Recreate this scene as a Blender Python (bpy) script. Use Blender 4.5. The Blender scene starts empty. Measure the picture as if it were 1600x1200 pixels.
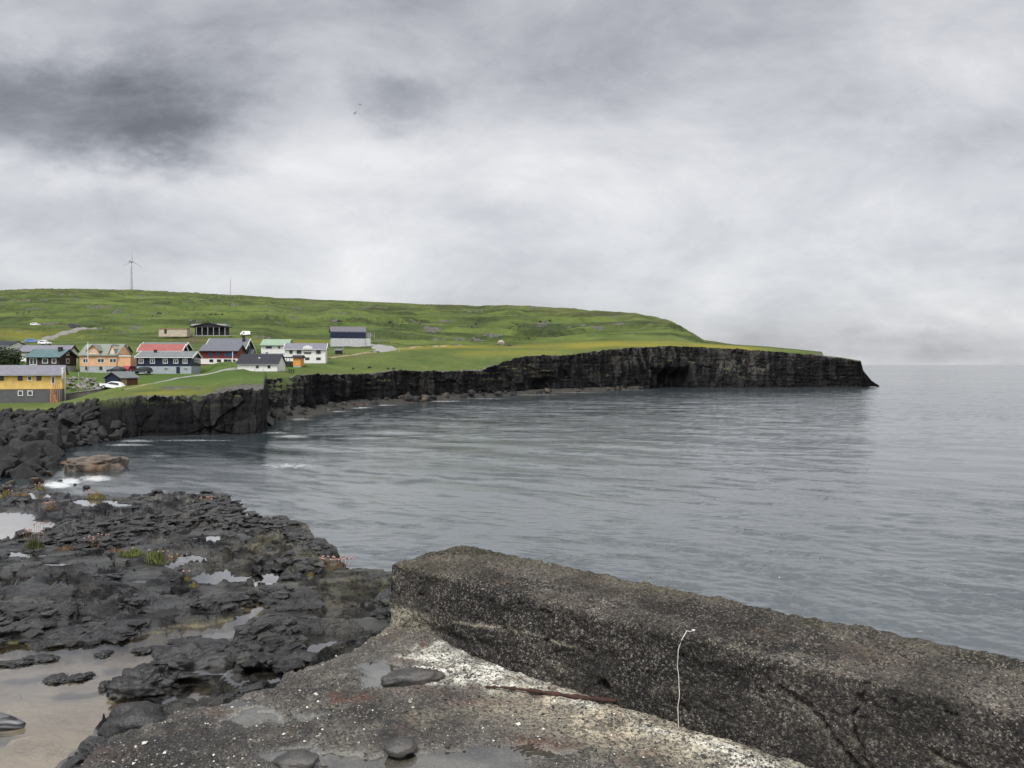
import bpy, bmesh, math, random
import numpy as np
from mathutils import Vector, Matrix
random.seed(7); rng = np.random.default_rng(11)
S = bpy.context.scene
COL = S.collection
H = 10.0                 # eye height above the sea
F = 1200.0               # focal length in photo pixels (1600 wide)
HZ = 570.0               # horizon row

# ---------------------------------------------------------------- measuring helpers
def PD(px, py, D):       # point seen at (px,py) at depth D
    return np.array([(px-800)/F*D, D, H+(HZ-py)/F*D])
def PZ(px, py, z):       # point seen at (px,py) on level z
    return PD(px, py, (H-z)*F/(py-HZ))
def lin(r, g=None, b=None):
    if g is None: r, g, b = r
    f = lambda c: (c/255/12.92 if c/255 <= .04045 else ((c/255+.055)/1.055)**2.4)
    return (f(r), f(g), f(b), 1)

# ---------------------------------------------------------------- noise
_perm = rng.permutation(256).astype(np.int64); _perm = np.concatenate([_perm, _perm, _perm])
_g = rng.normal(size=(256, 3)); _g /= np.linalg.norm(_g, axis=1)[:, None]
def perlin(x, y, z=0.0):
    x, y, z = np.broadcast_arrays(np.asarray(x, float), np.asarray(y, float), np.asarray(z, float))
    xi = np.floor(x).astype(np.int64); yi = np.floor(y).astype(np.int64); zi = np.floor(z).astype(np.int64)
    xf, yf, zf = x-xi, y-yi, z-zi
    u = xf*xf*xf*(xf*(xf*6-15)+10); v = yf*yf*yf*(yf*(yf*6-15)+10); w = zf*zf*zf*(zf*(zf*6-15)+10)
    xi &= 255; yi &= 255; zi &= 255
    def c(dx, dy, dz):
        h = _perm[_perm[_perm[(xi+dx) & 255]+((yi+dy) & 255)]+((zi+dz) & 255)]
        g = _g[h]
        return g[..., 0]*(xf-dx)+g[..., 1]*(yf-dy)+g[..., 2]*(zf-dz)
    L = lambda a, b, t: a+t*(b-a)
    return 1.5*L(L(L(c(0,0,0), c(1,0,0), u), L(c(0,1,0), c(1,1,0), u), v),
                 L(L(c(0,0,1), c(1,0,1), u), L(c(0,1,1), c(1,1,1), u), v), w)
def fbm(x, y, z=0.0, o=4, gain=.5):
    s = 0; a = 1
    for i in range(o):
        s = s+a*perlin(x*2**i+17.3*i, y*2**i-9.1*i, z*2**i+4.7*i); a *= gain
    return s
def billow(x, y, z=0.0, o=3, gain=.5):
    s = 0; a = 1
    for i in range(o):
        s = s+a*(1-2*np.abs(perlin(x*2**i+7.3*i, y*2**i-3.1*i, z*2**i+1.7*i))); a *= gain
    return s
def sstep(a, b, x):
    t = np.clip((x-a)/(b-a), 0, 1); return t*t*(3-2*t)
def worley(x, y):        # distance to the nearest feature point, cell id
    xi = np.floor(x).astype(np.int64); yi = np.floor(y).astype(np.int64)
    best = np.full(x.shape, 9.0); sec = np.full(x.shape, 9.0); cid = np.zeros(x.shape)
    for dx in (-1, 0, 1):
        for dy in (-1, 0, 1):
            h = _perm[_perm[(xi+dx) & 255]+((yi+dy) & 255)]
            fx = xi+dx+(_g[h, 0]*.5+.5); fy = yi+dy+(_g[h, 1]*.5+.5)
            d = np.hypot(x-fx, y-fy)
            m = d < best
            sec = np.where(m, best, np.minimum(sec, d)); best = np.where(m, d, best); cid = np.where(m, h/255., cid)
    return best, sec, cid
def seg_dist(px, py, pts):           # distance to a polyline, signed by side (left positive)
    bd = np.full(px.shape, 1e9); sg = np.zeros(px.shape)
    for (x0, y0), (x1, y1) in zip(pts[:-1], pts[1:]):
        dx, dy = x1-x0, y1-y0; l2 = dx*dx+dy*dy
        t = np.clip(((px-x0)*dx+(py-y0)*dy)/l2, 0, 1)
        d = np.hypot(px-x0-t*dx, py-y0-t*dy)
        cr = dx*(py-y0)-dy*(px-x0)
        m = d < bd-1e-9
        bd = np.where(m, d, bd); sg = np.where(m, np.sign(cr), sg)
    return bd*sg
def in_poly(px, py, pts):
    ins = np.zeros(px.shape, bool); n = len(pts)
    for i in range(n):
        x0, y0 = pts[i]; x1, y1 = pts[(i+1) % n]
        if y0 == y1: continue
        c = ((y0 > py) != (y1 > py)) & (px < (x1-x0)*(py-y0)/(y1-y0)+x0)
        ins ^= c
    return ins
def seg_side(px, py, pts, closure):  # distance to a polyline, positive inside the side closed by closure
    return np.abs(seg_dist(px, py, pts))*np.where(in_poly(px, py, list(pts)+closure), 1, -1)
def poly_sd(px, py, pts):            # signed distance, inside positive
    d = np.abs(seg_dist(px, py, list(pts)+[pts[0]]))
    return np.where(in_poly(px, py, pts), d, -d)

# ---------------------------------------------------------------- object helpers
def link(o, parent=None):
    COL.objects.link(o)
    if parent is not None: o.parent = parent
    return o
def tag(o, label=None, cat=None, group=None, kind=None):
    if label: o['label'] = label
    if cat: o['category'] = cat
    if group: o['group'] = group
    if kind: o['kind'] = kind
    return o
def empty(name, loc, rz=0, label=None, cat=None, group=None):
    o = bpy.data.objects.new(name, None); link(o)
    o.location = loc; o.rotation_euler = (0, 0, rz); o.empty_display_size = .3
    return tag(o, label, cat, group)
def smooth(me, ang=None):
    me.polygons.foreach_set('use_smooth', np.ones(len(me.polygons), bool)); me.update()
def from_bm(name, bm, mat, parent=None, sm=False):
    me = bpy.data.meshes.new(name); bm.to_mesh(me); bm.free()
    if mat: me.materials.append(mat)
    if sm: smooth(me)
    return link(bpy.data.objects.new(name, me), parent)
def grid_obj(name, V, mat, attrs=None, keep=None, parent=None, wrap=False, sm=True):
    n, m = V.shape[:2]
    idx = np.arange(n*m).reshape(n, m)
    if wrap: idx = np.concatenate([idx, idx[:, :1]], 1)
    q = np.stack([idx[:-1, :-1], idx[1:, :-1], idx[1:, 1:], idx[:-1, 1:]], -1).reshape(-1, 4)
    co = V.reshape(-1, 3); sel = None
    if keep is not None:
        k = keep.reshape(-1); q = q[k[q].any(1)]
        sel = np.unique(q); re_ = np.zeros(n*m, np.int64); re_[sel] = np.arange(len(sel)); q = re_[q]; co = co[sel]
    me = bpy.data.meshes.new(name)
    me.vertices.add(len(co)); me.vertices.foreach_set('co', co.reshape(-1).astype(np.float32))
    me.loops.add(q.size); me.loops.foreach_set('vertex_index', q.reshape(-1).astype(np.int32))
    me.polygons.add(len(q)); me.polygons.foreach_set('loop_start', (np.arange(len(q))*4).astype(np.int32))
    me.update(calc_edges=True)
    for k_, a in (attrs or {}).items():
        at = me.attributes.new(k_, 'FLOAT', 'POINT'); a = a.reshape(-1); at.data.foreach_set('value', (a if sel is None else a[sel]).astype(np.float32))
    if mat: me.materials.append(mat)
    if sm: smooth(me)
    return link(bpy.data.objects.new(name, me), parent)
def box(bm, x0, x1, y0, y1, z0, z1):
    v = [bm.verts.new(p) for p in ((x0,y0,z0),(x1,y0,z0),(x1,y1,z0),(x0,y1,z0),(x0,y0,z1),(x1,y0,z1),(x1,y1,z1),(x0,y1,z1))]
    for f in ((0,3,2,1),(4,5,6,7),(0,1,5,4),(1,2,6,5),(2,3,7,6),(3,0,4,7)): bm.faces.new([v[i] for i in f])
    return v
def prism(bm, pts, d):               # closed polygon swept by vector d
    d = Vector(d); a = [bm.verts.new(p) for p in pts]; b = [bm.verts.new(Vector(p)+d) for p in pts]
    bm.faces.new(a[::-1]); bm.faces.new(b)
    n = len(a)
    for i in range(n): bm.faces.new((a[i], a[(i+1) % n], b[(i+1) % n], b[i]))
def tube(bm, pts, r, seg=8, caps=True):
    rings = []; n = len(pts)
    rr = r if isinstance(r, (list, tuple)) else [r]*n
    for i, p in enumerate(pts):
        p = Vector(p); t = (Vector(pts[min(i+1, n-1)])-Vector(pts[max(i-1, 0)])).normalized()
        u = t.cross(Vector((0, 0, 1)) if abs(t.z) < .9 else Vector((1, 0, 0))).normalized(); w = t.cross(u)
        rings.append([bm.verts.new(p+(u*math.cos(a)+w*math.sin(a))*rr[i]) for a in [2*math.pi*k/seg for k in range(seg)]])
    for a, b in zip(rings[:-1], rings[1:]):
        for k in range(seg): bm.faces.new((a[k], a[(k+1) % seg], b[(k+1) % seg], b[k]))
    if caps: bm.faces.new(rings[0][::-1]); bm.faces.new(rings[-1])
def fixn(bm): bmesh.ops.recalc_face_normals(bm, faces=bm.faces)

# ---------------------------------------------------------------- material helpers
class NT:
    def __init__(s, nt): s.nt = nt; s.N = nt.nodes; s.L = nt.links
    def n(s, t, **kw):
        nd = s.N.new(t)
        for k, v in kw.items(): setattr(nd, k, v)
        return nd
    def put(s, sock, v):
        if isinstance(v, bpy.types.NodeSocket): s.L.new(v, sock)
        elif v is not None: sock.default_value = v
    def m(s, op, a, b=None, c=None, clamp=False):
        nd = s.n('ShaderNodeMath', operation=op, use_clamp=clamp)
        for i, v in enumerate((a, b, c)): s.put(nd.inputs[i], v)
        return nd.outputs[0]
    def vm(s, op, a, b=None):
        nd = s.n('ShaderNodeVectorMath', operation=op)
        s.put(nd.inputs[0], a); s.put(nd.inputs[1], b)
        return nd.outputs['Value'] if op in ('LENGTH', 'DISTANCE', 'DOT_PRODUCT') else nd.outputs[0]
    def mix(s, f, a, b, bt='MIX'):
        nd = s.n('ShaderNodeMix', data_type='RGBA', blend_type=bt)
        s.put(nd.inputs[0], f); s.put(nd.inputs[6], a); s.put(nd.inputs[7], b); return nd.outputs[2]
    def noise(s, vec, scale, detail=4, rough=.55, dist=0, out=0):
        nd = s.n('ShaderNodeTexNoise')
        s.put(nd.inputs['Vector'], vec); nd.inputs['Scale'].default_value = scale
        nd.inputs['Detail'].default_value = detail; nd.inputs['Roughness'].default_value = rough; nd.inputs['Distortion'].default_value = dist
        return nd.outputs[out]
    def vor(s, vec, scale, feat='F1', out='Distance'):
        nd = s.n('ShaderNodeTexVoronoi', feature=feat); s.put(nd.inputs['Vector'], vec); nd.inputs['Scale'].default_value = scale
        return nd.outputs[out]
    def ramp(s, f, stops, interp='LINEAR'):
        nd = s.n('ShaderNodeValToRGB'); s.put(nd.inputs[0], f); cr = nd.color_ramp; cr.interpolation = interp
        while len(cr.elements) < len(stops): cr.elements.new(.5)
        for e, (p, c) in zip(cr.elements, stops):
            e.position = p; e.color = c if isinstance(c, (tuple, list)) else (c, c, c, 1)
        return nd.outputs[0]
    def rng(s, v, a, b, c=0., d=1.):
        nd = s.n('ShaderNodeMapRange', interpolation_type='SMOOTHSTEP'); s.put(nd.inputs[0], v)
        for i, q in enumerate((a, b, c, d)): s.put(nd.inputs[i+1], q)
        return nd.outputs[0]
    def pos(s): return s.n('ShaderNodeNewGeometry').outputs['Position']
    def obj(s): return s.n('ShaderNodeTexCoord').outputs['Object']
    def nz(s): 
        return s.sep(s.n('ShaderNodeNewGeometry').outputs['Normal'])[2]
    def sep(s, v):
        nd = s.n('ShaderNodeSeparateXYZ'); s.put(nd.inputs[0], v); return nd.outputs
    def com(s, x, y, z):
        nd = s.n('ShaderNodeCombineXYZ')
        for i, q in enumerate((x, y, z)): s.put(nd.inputs[i], q)
        return nd.outputs[0]
    def scale(s, v, sc):
        return s.vm('MULTIPLY', v, sc)
    def attr(s, name): return s.n('ShaderNodeAttribute', attribute_name=name).outputs['Fac']
    def bump(s, h, strength=.5, dist=.1, normal=None):
        nd = s.n('ShaderNodeBump'); nd.inputs['Strength'].default_value = strength; nd.inputs['Distance'].default_value = dist
        s.put(nd.inputs['Height'], h)
        if normal is not None: s.put(nd.inputs['Normal'], normal)
        return nd.outputs[0]
def new_mat(name):
    m = bpy.data.materials.new(name); m.use_nodes = True
    t = NT(m.node_tree); p = t.N['Principled BSDF']
    return m, t, p
def paint(name, rgb, rough=.6, var=.12, scale=1.5, spec=.3, metallic=0):
    m, t, p = new_mat(name)
    c = rgb if len(rgb) == 4 else (*rgb, 1)
    n = t.noise(t.obj(), scale, 5, .6)
    col = t.mix(t.rng(n, .3, .7), tuple(x*(1-var) for x in c[:3])+(1,), tuple(min(1, x*(1+var)) for x in c[:3])+(1,))
    t.put(p.inputs['Base Color'], col); p.inputs['Roughness'].default_value = rough
    p.inputs['Specular IOR Level'].default_value = spec; p.inputs['Metallic'].default_value = metallic
    return m
def ribbed(name, rgb, rough=.5, freq=14., axis=0, var=.12, amt=.04):   # boards or corrugated sheet
    m, t, p = new_mat(name)
    c = rgb if len(rgb) == 4 else (*rgb, 1)
    o = t.obj(); n = t.noise(o, 1.3, 5, .65)
    col = t.mix(t.rng(n, .3, .7), tuple(x*(1-var) for x in c[:3])+(1,), tuple(min(1, x*(1+var)) for x in c[:3])+(1,))
    s = t.sep(o)[axis]; w = t.m('SINE', t.m('MULTIPLY', s, freq*2))
    t.put(p.inputs['Base Color'], col); p.inputs['Roughness'].default_value = rough; p.inputs['Specular IOR Level'].default_value = .3
    t.put(p.inputs['Normal'], t.bump(w, .5, amt))
    return m
# ================================================================ camera, light, sky
cam = bpy.data.objects.new('camera', bpy.data.cameras.new('camera')); link(cam)
cam.location = (0, 0, H); cam.rotation_euler = (math.pi/2, 0, 0)
cam.data.sensor_width = 36; cam.data.lens = 36*F/1600; cam.data.shift_y = -(600-HZ)/1600
cam.data.clip_start = .05; cam.data.clip_end = 60000
S.camera = cam
S.view_settings.view_transform = 'Standard'; S.view_settings.look = 'None'
S.view_settings.gamma = 1; S.view_settings.exposure = 1.0; S.view_settings.use_curve_mapping = False
SUN_EL, SUN_AZ = math.radians(60), math.radians(205)      # azimuth from +Y towards +X
sun = bpy.data.objects.new('sun', bpy.data.lights.new('sun', 'SUN')); link(sun)
sun.data.energy = 1.5; sun.data.angle = math.radians(18); sun.data.color = (1, .965, .91)
sd = Vector((math.sin(SUN_AZ)*math.cos(SUN_EL), math.cos(SUN_AZ)*math.cos(SUN_EL), math.sin(SUN_EL)))
sun.rotation_euler = (-sd).to_track_quat('-Z', 'Y').to_euler()

W = bpy.data.worlds.new('World'); S.world = W; W.use_nodes = True
t = NT(W.node_tree); bg = t.N['Background']; bg.inputs[1].default_value = .1
sky = t.n('ShaderNodeTexSky', sky_type='NISHITA', sun_disc=False, sun_elevation=SUN_EL, sun_rotation=SUN_AZ)
d = t.n('ShaderNodeTexCoord').outputs['Generated']; dx, dy, dz = t.sep(d)
zc = t.m('MAXIMUM', dz, 0.0)
den = t.m('ADD', zc, .16)
q = t.com(t.m('DIVIDE', dx, den), t.m('DIVIDE', dy, den), 0.0)
n_big = t.noise(q, .55, 6, .56, .4); n_mid = t.noise(t.vm('ADD', q, (7.3, 2.1, 0)), 1.15, 7, .58, .5)
yy = t.m('MAXIMUM', dy, .25)
u0 = t.m('DIVIDE', dx, yy); v0 = t.m('DIVIDE', dz, yy)
wob = t.noise(t.com(u0, t.m('MULTIPLY', v0, 1.7), 0.3), 5.5, 5, .6, 0, 1)
wv = t.vm('MULTIPLY', t.vm('SUBTRACT', wob, (.5, .5, .5)), (.15, .11, 0))
uv = t.vm('ADD', t.com(u0, v0, 0), wv)
wob2 = t.noise(t.com(u0, t.m('MULTIPLY', v0, 2.2), 4.3), 13, 5, .62, 0, 1)
uv = t.vm('ADD', uv, t.vm('MULTIPLY', t.vm('SUBTRACT', wob2, (.5, .5, .5)), (.07, .055, 0)))
front = t.rng(dy, .05, .3); back = t.rng(dy, .05, -.55)
lum = t.ramp(t.m('MULTIPLY', zc, 1.0), [(0, .315), (.05, .345), (.16, .35), (.30, .32), (.44, .285), (.62, .28), (1, .42)])
lum = t.m('ADD', lum, t.m('MULTIPLY', t.m('MULTIPLY', back, t.rng(dz, .1, .6)), .85))
lum = t.m('ADD', lum, t.m('MULTIPLY', t.m('SUBTRACT', n_big, .5), .17))
lum = t.m('ADD', lum, t.m('MULTIPLY', t.m('SUBTRACT', n_mid, .5), .10))
n_uv = t.noise(t.com(u0, t.m('MULTIPLY', v0, 1.9), 1.7), 3.0, 8, .62, .25)
lum = t.m('ADD', lum, t.m('MULTIPLY', t.m('MULTIPLY', t.m('SUBTRACT', n_uv, .5), .40), front))
blobs = [(-.62, .335, .22, .055, -.46), (-.46, .305, .09, .040, -.36), (-.40, .40, .12, .050, -.20), (-.15, .345, .062, .036, -.30), (-.52, .24, .2, .02, .10),
         (.02, .45, .24, .06, -.12), (.17, .37, .18, .06, -.07), (-.62, .425, .09, .034, .10), (-.29, .375, .08, .08, .12),
         (-.32, .14, .34, .06, .09), (-.04, .20, .09, .026, -.09), (.40, .21, .25, .05, .08), (.55, .02, .40, .032, -.15),
         (-.62, .19, .12, .03, -.06), (.60, .42, .12, .10, .06), (-.05, .27, .12, .03, .06)]
for (bu, bv, ru, rv, am) in blobs:
    dd = t.vm('LENGTH', t.vm('MULTIPLY', t.vm('SUBTRACT', uv, (bu, bv, 0)), (1/ru, 1/rv, 0)))
    g = t.m('EXPONENT', t.m('MULTIPLY', t.m('MULTIPLY', dd, dd), -.8))
    lum = t.m('ADD', lum, t.m('MULTIPLY', t.m('MULTIPLY', g, front), am*.42))
lum = t.m('MINIMUM', t.m('SMOOTH_MAX', lum, .075, .09), 1.8)
tint = t.ramp(t.m('MULTIPLY', lum, 2.2), [(0, (.92, .97, 1.10, 1)), (.45, (.965, .985, 1.065, 1)), (.72, (.98, .99, 1.035, 1)), (1, (1, 1, 1.0, 1))])
cloud = t.mix(1.0, tint, t.com(lum, lum, lum), 'MULTIPLY')
cloud = t.vm('MULTIPLY', cloud, (10, 10, 10))
t.put(bg.inputs[0], t.mix(.95, sky.outputs[0], cloud))

# ================================================================ land: rows of (row, depth) at columns
def knots():
    K = {}
    def k(x, yb, *rows): K[x] = (yb, rows)
    k(-420, 752, (642,115), (628,132), (572,172), (528,280), (458,850))
    k(0,   752, (643,115), (628,131), (574,170), (531,280), (456,900))
    k(60,  748, (641,115), (628,131), (574,170), (528,285), (453.5,900))
    k(80,  738, (641,114), (627,132), (579,166), (526,290), (454,900))
    k(95,  702, (636,113), (622,134), (580,166), (524,290), (454.5,900))
    k(137, 695, (629,112), (614,136), (583,166), (522,290), (455,900))
    k(176, 689, (623,111), (603,138), (584,167), (520,300), (455.5,900))
    k(220, 682, (619.5,111), (602,135), (584,166), (524,300), (456.5,900))
    k(316, 681, (620,112), (598,138), (582,166), (526,300), (460,880))
    k(344, 680, (614,113), (594,140), (581,158), (526,300), (462,870))
    k(380, 679, (608,114), (590,138), (580.5,152), (527,300), (464,850))
    k(412, 677, (609,114), (592,138), (580,166), (528,300), (466,840))
    k(416, 655, (593,150), (584,159), (574,184), (529,302), (466,840))
    k(449, 651, (591,155), (582,172), (570,196), (534,310), (468,820))
    k(468, 647, (586.5,160), (578,180), (568,200), (536,310), (468.5,815))
    k(500, 640, (585,174), (576,190), (567,207), (538,305), (470,800))
    k(572, 632, (584.5,197), (573,213), (561,236), (537,310), (473,780))
    k(614, 630, (579,204), (569,222), (556,246), (536,330), (475,760))
    k(669, 626, (580.5,218), (567,236), (555,256), (537,340), (477,740))
    k(751, 620, (579,244), (564,263), (553,286), (536,360), (478.5,720))
    k(792, 617.5, (564,258), (556.5,275), (549,300), (534,370), (477,700))
    k(824, 615.5, (556,270), (552,286), (546,306), (533,380), (479,690))
    k(887, 612.5, (555,288), (549,301), (542,326), (529,400), (483,650))
    k(951, 610, (546.5,306), (543,320), (538.5,345), (524,410), (487,600))
    k(994, 608, (543,322), (540,335), (535.5,360), (520,420), (489.5,560))
    k(1047, 606, (541,339), (538.5,350), (533.5,375), (520,415), (501,500))
    k(1074, 605.8, (542,341), (539,352), (534.5,375), (527,410), (516,460))
    k(1100, 605.6, (543,343), (540.5,355), (537,372), (534,395), (531,430))
    k(1145, 605.4, (545,344), (543,355), (541,370), (539.5,388), (538,410))
    k(1200, 605.2, (549,345), (547,353), (545,365), (543.5,378), (541.5,395))
    k(1272, 605, (554,346), (552.5,350), (551,357), (550,366), (548.5,380))
    k(1284, 605, (555,346), (553.5,350), (552,357), (551,366), (549.5,379))
    k(1287, 604.9, (557,346), (556.5,350), (556,357), (555.7,366), (555.5,378))
    k(1315, 604.7, (560,347), (559.5,350), (559,357), (558.8,364), (558.5,372))
    k(1345, 604.3, (565,348), (564.6,351), (564.2,356), (563.8,362), (563.5,368))
    k(1349, 604.2, (579,348.5), (579,351), (579,355), (579,360), (579,365))
    k(1362, 604.0, (595,349.5), (595,351), (595,354), (595,357), (595,360))
    k(1374, 603.6, (602.6,354.5), (602.6,356), (602.6,357), (602.6,358), (602.6,359))
    return K
K = knots(); KX = np.array(sorted(K))
def ktab(f): return np.array([f(K[x]) for x in KX])
K_yb = ktab(lambda k: k[0])
K_D = np.stack([ktab(lambda k, i=i: k[1][i][1]) for i in range(5)], 1)
K_z = np.stack([H+(HZ-ktab(lambda k, i=i: k[1][i][0]))/F*K_D[:, i] for i in range(5)], 1)
CX = np.concatenate([np.arange(-420, 0, 2.0), np.arange(0, 412, 1.0), np.linspace(412, 416, 110, endpoint=False),
                     np.arange(416, 1345, 1.0), np.linspace(1345, 1374, 60)])
def kint(tab): return np.interp(CX, KX, tab)
Db = H*F/(kint(K_yb)-HZ)
xn = np.arange(len(CX))
Dk = np.stack([kint(K_D[:, i]) for i in range(5)], 1); Zk = np.stack([kint(K_z[:, i]) for i in range(5)], 1)
# beyond the ridge the ground falls away to the far coast
Dk = np.concatenate([Dk, (Dk[:, 4]*1.18+25)[:, None]], 1)
Zk = np.concatenate([Zk, (Zk[:, 4]*.45-3)[:, None]], 1)
def pchip(tk, Y, tt):
    h = np.diff(tk); dl = np.diff(Y, axis=1)/h
    m = np.zeros_like(Y); m[:, 0] = dl[:, 0]; m[:, -1] = dl[:, -1]
    for i in range(1, Y.shape[1]-1):
        same = dl[:, i-1]*dl[:, i] > 0
        m[:, i] = np.where(same, 2*dl[:, i-1]*dl[:, i]/(dl[:, i-1]+dl[:, i]+1e-12), 0)
    i = np.clip(np.searchsorted(tk, tt, 'right')-1, 0, len(tk)-2); s = (tt-tk[i])/h[i]
    h00 = 2*s**3-3*s**2+1; h10 = s**3-2*s**2+s; h01 = -2*s**3+3*s**2; h11 = s**3-s**2
    return Y[:, i]*h00+m[:, i]*h10*h[i]+Y[:, i+1]*h01+m[:, i+1]*h11*h[i]
TK = np.arange(6.0)
TT = np.concatenate([np.linspace(0, 1, 26)[:-1], np.linspace(1, 2, 36)[:-1], np.linspace(2, 3, 80)[:-1], np.linspace(3, 4, 190)[:-1], np.linspace(4, 5, 14)])
LD = pchip(TK, Dk, TT); LZ = pchip(TK, Zk, TT)             # (columns, rows)
LP = np.repeat(CX[:, None], len(TT), 1)
def G(px, py):            # ground point that the photo shows at (px,py), before relief
    i = int(np.argmin(np.abs(CX-px))); yrow = HZ-(LZ[i]-H)*F/LD[i]
    n4 = np.searchsorted(TT, 4.0)+1
    D = np.interp(-py, -yrow[:n4], LD[i][:n4])
    return np.array([(px-800)/F*D, D, np.interp(D, LD[i], LZ[i])])

# ---------------------------------------------------------------- houses measured off the photo
class Spec: pass
def solve(pl, pr, pg, yb, ye, yr, D, rot=0., W=None, y0=None):
    s = Spec(); r = math.radians(rot); s.pl, s.pr, s.pg, s.yb, s.D, s.r = pl, pr, pg, yb, D, r
    X, Y = (pr-800)/F*D, D
    k = (pl-800)/F; s.L = (X-k*Y)/(math.cos(r)-k*math.sin(r))
    if W is None:
        kg = (pg-800)/F; W = (X-kg*Y)/(math.sin(r)+kg*math.cos(r))
    s.W = W
    a = np.array([math.cos(r), math.sin(r)]); b = np.array([-math.sin(r), math.cos(r)])
    c = np.array([X, Y])-a*s.L/2+b*W/2
    s.z = H+(HZ-yb)/F*D; s.o = (c[0], c[1], s.z)
    s.he = (yb-ye)/F*D
    My = Y+W/2*math.cos(r); s.hr = H+(HZ-yr)/F*My-s.z
    s.h0 = 0 if y0 is None else (yb-y0)/F*D
    return s
HS = dict(
 yellow = solve(-22, 97.5, 103.5, 628, 586.5, 572, 130, 12, y0=608),
 brown  = solve(41, 93, 119.5, 577, 559, 547, 166, 0, y0=571.5),
 white_back = solve(30, 107, 121, 574, 550.5, 540.5, 186, 4),
 peach  = solve(124.5, 182, None, 581.5, 555.5, 538.5, 170, 4, W=7.6, y0=571.5),
 peach_ext = solve(182, 203.2, None, 581.5, 557, 556.6, 170.3, 4, W=6.5, y0=572),
 red_back = solve(176, 193.5, 204.5, 574, 550.5, 541.5, 186, 0),
 navy   = solve(213.5, 299, 313.5, 583, 559, 550, 165, 11, y0=572),
 red_roof = solve(217, 283.5, 292, 570, 549, 539, 178, 8),
 black_gable = solve(218, 285, 299.5, 566, 546, 535.8, 192, 8),
 red_white = solve(312, 371, 383, 575.5, 549, 539.5, 188, 9, y0=560),
 black_gable_two = solve(319, 381, 398, 570, 549.5, 529.8, 204, 4),
 long_white = solve(371, 433, 446, 580, 569.5, 554.5, 163, 4),
 pale_green = solve(408, 450, None, 565, 540, 531, 226, 6, W=8.0),
 white_arch = solve(445, 508.5, None, 567.5, 546.5, 537.3, 205, 10, W=7.5),
 navy_far = solve(515.5, 568.5, 571.5, 537.5, 530.5-0, 521.7-0, 308, 18),
 shed_black = solve(162.5, 189, None, 606.5, 589.5, 581.5, 138, 0, W=5),
 frame = solve(299, 352, None, 524, 511.5, 505.5, 300, 0, W=9),
)
# the far navy house: eave 530.5 is not its base line
HS['navy_far'] = solve(515.5, 568.5, 571.5, 537.8, 520, 511.5, 308, 17, y0=530)

# relief on the land
LX = (LP-800)/F*LD; LY = LD
far = sstep(120, 420, LY)
edge = sstep(0, .5, TT)[None, :]; hill = (sstep(2.3, 3.2, TT)*(1-sstep(3.82, 4.0, TT)))[None, :]
px_ = np.where(LX > 0, LX, LX)
n1 = fbm(LX/70, LY/46, 1.3, 5); n2 = fbm(LX/14, LY/11, 5.1, 4); n3 = fbm(LX/120, LY/70, 8.8, 3)
LZ0 = LZ.copy()
rgt = 1-sstep(1080, 1180, LP)
LZ = LZ+edge*rgt*(n2*(.16+.25*far)+n1*.55*far*hill)
zz = LZ+n1*3.0+n3*5
step = 8.5; fr = zz/step-np.floor(zz/step)
ter = (sstep(.62, .98, fr)-fr)*step
LZ = LZ+hill*rgt*ter*np.clip(.6+.6*n3, .2, 1.)*sstep(230, 420, LY)
step2 = 2.6; fr2 = (zz+n2*.8)/step2; fr2 = fr2-np.floor(fr2)
LZ = LZ+hill*rgt*(sstep(.6, .98, fr2)-fr2)*step2*np.clip(.5+.8*fbm(LX/60, LY/40, 21., 2), 0, 1.)
# house platforms
for s in HS.values():
    a = LX-s.o[0]; b = LY-s.o[1]; c_, s_ = math.cos(s.r), math.sin(s.r)
    qx = np.maximum(np.abs(a*c_+b*s_)-s.L/2-.3, 0); qy = np.maximum(np.abs(-a*s_+b*c_)-s.W/2-.3, 0)
    w = 1-sstep(0, 3.5, np.hypot(qx, qy))
    LZ = LZ*(1-w)+(s.z-.12)*w
en = .30*fbm(CX/9, 3.3, 0, 3)+.25*np.round(1.5*perlin(CX/14, 1.2, 3.))
en = en*np.interp(CX, [-420, 130, 200, 1250, 1340, 1374], [.1, .2, 1, 1, .6, 0])
LZ = LZ+en[:, None]*np.exp(-TT/.07)[None, :]
def landz(x, y):
    px = 800+x/y*F; i = np.clip(np.searchsorted(CX, px), 1, len(CX)-1)
    f = (px-CX[i-1])/(CX[i]-CX[i-1])
    return (1-f)*np.interp(y, LD[i-1], LZ[i-1])+f*np.interp(y, LD[i], LZ[i])
def GP(px, py, lift=0.):   # ground point with relief
    p = G(px, py); return np.array([p[0], p[1], landz(p[0], p[1])+lift])

# ground cover masks
LYR = HZ-(LZ0-H)*F/LD                                     # photo row of each ground point
nA = fbm(LX/30, LY/30, 3.3, 4); nB = fbm(LX/9, LY/9, 6.6, 3)
def band(yc, w): return np.exp(-((LYR-yc)/w)**2)
yel = np.interp(LP, [600, 700, 900, 960, 1060, 1200], [546, 540, 540, 537, 538, 546])
m_yel = np.exp(-((LYR-yel)/np.interp(LP, [560, 700, 800, 900, 1000, 1150], [2, 3.5, 2.5, 6, 5, 3]))**2)*sstep(560, 640, LP)*(1-sstep(1160, 1230, LP))*np.clip(.8+.5*nA, 0, 1)
m_yel = np.maximum(m_yel, .5*band(552, 5)*sstep(690, 740, LP)*(1-sstep(860, 900, LP)))
m_yel = np.maximum(m_yel, .55*np.exp(-((LP-40)/70)**2)*band(520, 8))
m_yel = np.maximum(m_yel, .75*np.exp(-((LP-250)/70)**2)*band(612, 9)*np.clip(.6+nB, 0, 1))
m_yel = np.maximum(m_yel, .6*np.exp(-((LP-440)/120)**2)*band(531, 3))
m_brn = sstep(3.45, 3.95, TT)[None, :]*np.clip(.45+.6*nA+.3*n3, 0, 1)*.8
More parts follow.
